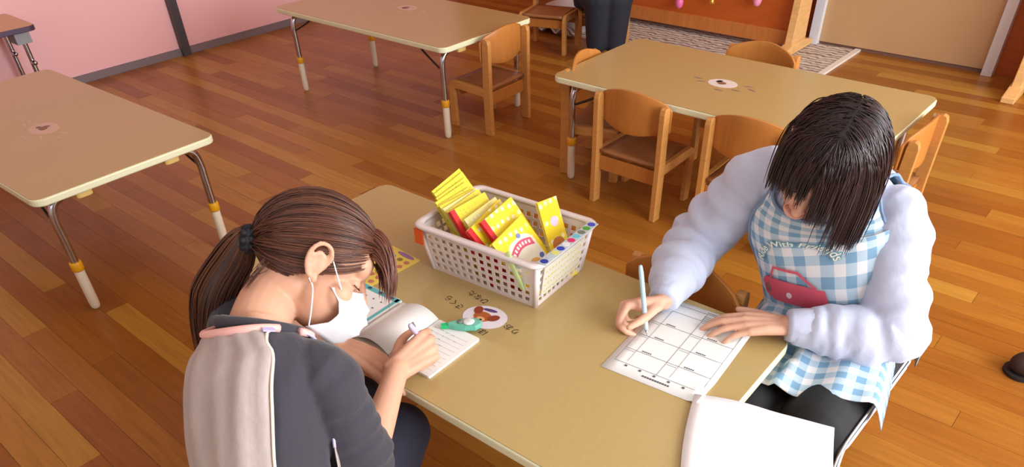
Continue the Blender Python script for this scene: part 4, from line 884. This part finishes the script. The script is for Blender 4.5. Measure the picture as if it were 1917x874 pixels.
# apron lap over the thighs
v, uv = [], []; nU, nW = 30, 34
top0 = V(-.335, 1.372, .425); hem0 = V(-.285, 1.115, .398); lat = nrm(V(.97, .12, 0))
for i in range(nU):
    q = i / (nU - 1); c = top0 * (1 - q) + hem0 * q
    for j in range(nW):
        a = -1 + 2 * j / (nW - 1); half = .165; x = a * half
        z = c[2] - .012 * (abs(a) < .35) * math.cos(a / .35 * math.pi / 2) - .085 * max(0, abs(a) - .72) ** 1.3 * 4.2 - .012 * q ** 3 + .0035 * math.sin(11 * a + 5 * q)
        lx = x * (1 - .35 * max(0, abs(a) - .72))
        pz = V(c[0], c[1] + .055 * max(0, a) * q, 0) + lat * lx; zz = z
        if pz[0] < -.335 and pz[1] < 1.235: zz = min(zz, .375)
        v.append((pz[0], pz[1], zz)); uv.append((x + 5.1, (1 - q) * .27 + 5))
lp = obj('apron_lap', (np.array(v), grid_faces(nU, nW)), gm, w2, world=True, smooth=True, uv=np.array(uv)); solid(lp, .002, 0)
# print on the bib: lettering on an arc and a plain pink car
def on_bib(vf, uc, vc, off=.0275, rot=0):
    """(x right, y up) in metres on the bib surface, centred at angle uc, height vc"""
    v, f = vf; ln = np.linalg.norm(t2.P[-1] - t2.P[0]) * 1.08; out = []
    for x, y, z in v:
        q = vc + (x * math.sin(rot) + y * math.cos(rot)) / ln; h = uc + (x * math.cos(rot) - y * math.sin(rot)) / .135
        out.append(t2.pt(q, h, off + z + fo2(q, h) - .006))
    return np.array(out), f
def rounded(c, w_, h_, r, z): return [(a + c[0], b_ + c[1]) for a, b_ in rrect(w_, h_, r, 4)]
txt = 'Ride With Friends'; outl, fill = [], []
for lst, bo, zz in ((outl, .0016, 0), (fill, .0002, .0014)):
    g_ = text_mesh(txt, .0225, bold=bo); v_ = g_[0]; R0 = .064; t_ = v_[:, 0] / R0
    lst.append((np.stack([-(R0 + v_[:, 1]) * np.sin(t_), ((R0 + v_[:, 1]) * np.cos(t_) - R0) * .85 + .028, v_[:, 2] + zz], 1), g_[1]))
BU, BV = math.radians(15), .47
flip = lambda g_: (np.asarray(g_[0]) * V(1, 1, 1), g_[1])
def bibx(g_): v, f = g_; v = np.asarray(v).copy(); return v, f
for nm, lst, m_ in (('lettering_outline', outl, mat('print_teal', (112, 176, 190), .6)), ('lettering', fill, mat('print_white', (240, 236, 226), .6))):
    obj(nm, on_bib(join(*lst), BU, BV + .04), m_, apf, world=True)['kind'] = 'stuff'
car = [(-.052, -.03), (-.056, -.012), (-.046, -.002), (-.02, -.004), (.03, -.012), (.052, -.018), (.056, -.04), (.03, -.046), (-.03, -.04)]
def dense(poly, z, nn=10):
    me = bmesh.new(); vs_ = [me.verts.new((x, y, z)) for x, y in poly]; me.faces.new(vs_); bmesh.ops.triangulate(me, faces=me.faces[:]); bmesh.ops.subdivide_edges(me, edges=me.edges[:], cuts=3, use_grid_fill=True)
    v = np.array([q.co[:] for q in me.verts]); me.verts.index_update(); f = [tuple(q.index for q in p.verts) for p in me.faces]; me.free(); return v, f
obj('printed_car', on_bib(dense([(-x, y) for x, y in car], .0008), BU + .08, BV - .03), mat('print_pink', (206, 84, 104), .6), apf, world=True)
fr_ = [(-.036, -.004), (-.024, .018), (.02, .010), (.045, -.014), (.041, -.015), (.018, .006), (-.022, .0135), (-.031, -.004)]
obj('printed_windscreen', on_bib(dense([(-x, y) for x, y in fr_], .0012), BU + .08, BV - .03), MATS['print_pink'], apf, world=True)
for cx, cy, r, c in ((-.042, -.02, .0075, (150, 90, 96)), (.0, -.028, .005, (230, 214, 214))):
    g_ = disc((-cx, cy), r, r, .001, 12, 0, .0004); obj('printed_disc', on_bib(g_, BU + .08, BV - .03), mat('pd_%d' % c[0], c, .6), apf, world=True)
# trousers with side stripes
bt = mat('black_tracksuit', (22, 22, 26), .8)
tl = [t2.loft(.0, v1=.28)]
for hp, kn, an in hips:
    an = an + V(0, 0, .04); tl += [tube(catmull([hp, (hp + kn) / 2, kn], 4), np.linspace(.080, .066, 9), 20), tube(catmull([kn, (kn + an) / 2, an], 4), np.linspace(.064, .056, 9), 20)]
tro = remesh(obj('trousers', join(*tl), bt, w2, world=True), .006, 3)
hp, kn, an = hips[1]; stw = mat('stripe_white', (236, 236, 244), .6)
for k in (-1, 0, 1):
    ofs = V(1, 0, 0); P = []
    pts_ = catmull([hp, (hp + kn) / 2, kn + V(0, .012, .0), kn + V(0, -.012, -.03), (kn + an) / 2, an + V(0, 0, .04)], 6); n_ = len(pts_)
    for i, p in enumerate(pts_):
        q = i / (n_ - 1); r_ = np.interp(q, [0, .4, .55, 1], [.079, .070, .066, .058]); tn = nrm(pts_[min(i + 1, n_ - 1)] - pts_[max(i - 1, 0)]); sd_ = nrm(V(1, 0, 0) - tn * tn[0]); bi = np.cross(tn, sd_); an_ = k * .24 + .0
        P.append(p + (sd_ * math.cos(an_) + bi * math.sin(an_)) * r_)
    obj('side_stripe', tube(np.array(P), .0045, 8, side=(1, 0, 0), flat=.5), stw, tro, world=True, smooth=True)
# face details
for x in (-1, 1):
    obj('eyelashes', tube(catmull([hw2(x * .046, .066, -.006), hw2(x * .036, .077, -.010), hw2(x * .026, .080, -.010), hw2(x * .018, .077, -.008)], 4), .0012, 6), lash, w2, world=True, smooth=True)
    obj('eyebrow', tube(catmull([hw2(x * .052, .070, .020), hw2(x * .038, .082, .025), hw2(x * .018, .088, .022)], 4), .0018, 6), lash, w2, world=True, smooth=True)
obj('lips', tube(catmull([hw2(-.019, .084, -.060), hw2(0, .0925, -.060), hw2(.019, .084, -.060)], 5), .0045, 8), mat('lip', (188, 118, 106), .45), w2, world=True, smooth=True)
# dark bob
h2 = hair_material('black_brown_hair', (24, 16, 18), (58, 38, 38), .3); h2d = mat('dark_hair_cap', (22, 14, 16), .5)
c2r = V(.080, .102, .094)
def yh2(z): return np.interp(z, [-.09, -.05, 0, .03, .06, .085, .1], [-.03, .0, .03, .052, .07, .10, .2])
keep2 = lambda p: p[1] < yh2(p[2]) and p[2] > -.06
cp2 = obj('hair', cap_mesh(hc2, M2, c2r, keep2), h2d, w2, world=True, smooth=True); solid(cp2, .004, -1)
N = 6500; q = rng.normal(size=(N, 3)); q /= np.linalg.norm(q, axis=1)[:, None]; rt2 = V(0, -.012, .03) + q * c2r
part_x = .012
ok = np.array([keep2(p) and p[2] > -.02 for p in rt2]); rt2 = rt2[ok]; N = len(rt2)
sd = np.sign(rt2[:, 0] - part_x); dist = np.abs(rt2[:, 0] - part_x)
D2 = np.stack([sd * np.where(rt2[:, 1] > .03, .30, 1.0), np.where(rt2[:, 1] > .035, .75, .12 * np.sign(rt2[:, 1] + .03) ), -.15 - dist * 6], 1) + rng.normal(size=(N, 3)) * .12
sc_ = 1.0 + .05 * rng.rand(N)[:, None]
ells2 = [(hw2(0, -.012, .03), M2, c2r * sc_), (hw2(0, .026, -.04), M2, V(.070, .058, .085) * sc_), (hw2(0, -.04, -.06), M2, V(.06, .05, .09) * sc_), (V(-.40, 1.40, .60), np.eye(3), V(.15, .09, .09) * (1 + .03 * rng.rand(N)[:, None]))]
Ls = np.clip(.095 + (rt2[:, 2] + .02) * 1.0 + .012 * rng.normal(size=N), .06, .26); Ls = np.where(rt2[:, 0] < part_x, Ls * .9, Ls * np.where(rt2[:, 1] > -.03, .62, .9)); Ls = np.where(rt2[:, 1] > .035, np.clip(Ls * .6, .05, .094), Ls)
S_ = 22
wp2 = hair_sim(hc2 + (V(0, -.012, .03) + (rt2 - V(0, -.012, .03)) * sc_) @ M2.T, D2 @ M2.T, S_, 1.0, .30, ells2, grav=nrm(V(0, 0, -1) - u2 * .55), lens=Ls / S_)
strands('bob_strands', wp2, .0011, h2, cp2, taper=.3, start=.8)
pen('pale blue ballpoint pen in the right hand of the woman in gingham', (-.582, 1.050, TH + .0018), (-.632, 1.084, .542), [(200, 214, 226), (176, 208, 226)], .0048)

# ---- the seated person at the top edge ------------------------------------------------
w3 = thing('person', 'seated person in dark navy trousers, cut off by the top edge of the photo', 'person', (-2.62, 3.78, 0))
fw3 = nrm(V(.64, -.77, 0)); rt3 = V(fw3[1], -fw3[0], 0); o3 = V(-2.62, 3.78, 0); up3 = V(0, 0, 1)
def p3(a, b, c): return o3 + rt3 * a + fw3 * b + up3 * c
t3 = Torso([(p3(0, -.02, .22), .16, .12), (p3(0, -.02, .32), .17, .13), (p3(0, -.03, .44), .14, .11), (p3(0, .0, .58), .15, .11), (p3(0, .04, .70), .15, .10), (p3(0, .05, .75), .11, .08), (p3(0, .06, .79), .06, .06), (p3(0, .065, .82), .05, .05)], rt3)
H3 = p3(0, .10, .93); M3 = np.stack([rt3, nrm(fw3 - up3 * .3), nrm(up3 + fw3 * .3)], 1); bp3 = [t3.loft(-.01), tube([p3(0, .06, .78), p3(0, .085, .88)], .05, 16)] + head_parts(H3, M3)
leg3 = []; tr3 = [t3.loft(.008, v1=.3)]; 
for s in (-1, 1):
    hp, kn, an = p3(s * .075, .02, .31), p3(s * .05, .30, .33), p3(s * .05, .28, .07); sh = p3(s * .16, .04, .70); el = p3(s * .20, .10, .47); wr = p3(s * .08, .16, .43)
    bp3 += [tube(catmull([hp, (hp + kn) / 2, kn], 4), np.linspace(.07, .05, 9), 14), tube([kn, an], [.048, .032], 14), tube([an + V(0, 0, -.03), an + fw3 * .13 + V(0, 0, -.04)], [.03, .022], 12), tube([sh, el], [.042, .036], 14), tube([el, wr], [.034, .022], 14)]
    bp3 += hand(wr, nrm(fw3 * .9 - rt3 * s * .5 - up3 * .35), up3, s, [(20, 25, 15)] * 4)[0]
    tr3 += [tube(catmull([hp, (hp + kn) / 2, kn], 4), np.linspace(.10, .085, 9), 18), tube([kn, an + V(0, 0, .03)], [.082, .06], 18)]
remesh(obj('body', join(*bp3), skin1, w3, world=True), .005, 4)
remesh(obj('trousers', join(*tr3), mat('dark_navy_cloth', (30, 34, 46), .8, bump=.2, bump_scale=20), w3, world=True), .008, 4)
s3 = [t3.loft(.008, v0=.2, v1=.92)] + [tube(catmull([p3(s * .12, .04, .68), p3(s * .16, .04, .70), p3(s * .20, .10, .47), p3(s * .11, .15, .435)], 6), np.linspace(.06, .04, 19), 18) for s in (-1, 1)]
remesh(obj('sweater', join(*s3), mat('grey_sweater', (110, 112, 120), .85), w3, world=True), .007, 4)
hc_ = obj('hair', cap_mesh(H3, M3, V(.082, .105, .097), keep2), h2d, w3, world=True, smooth=True); solid(hc_, .006, 0)
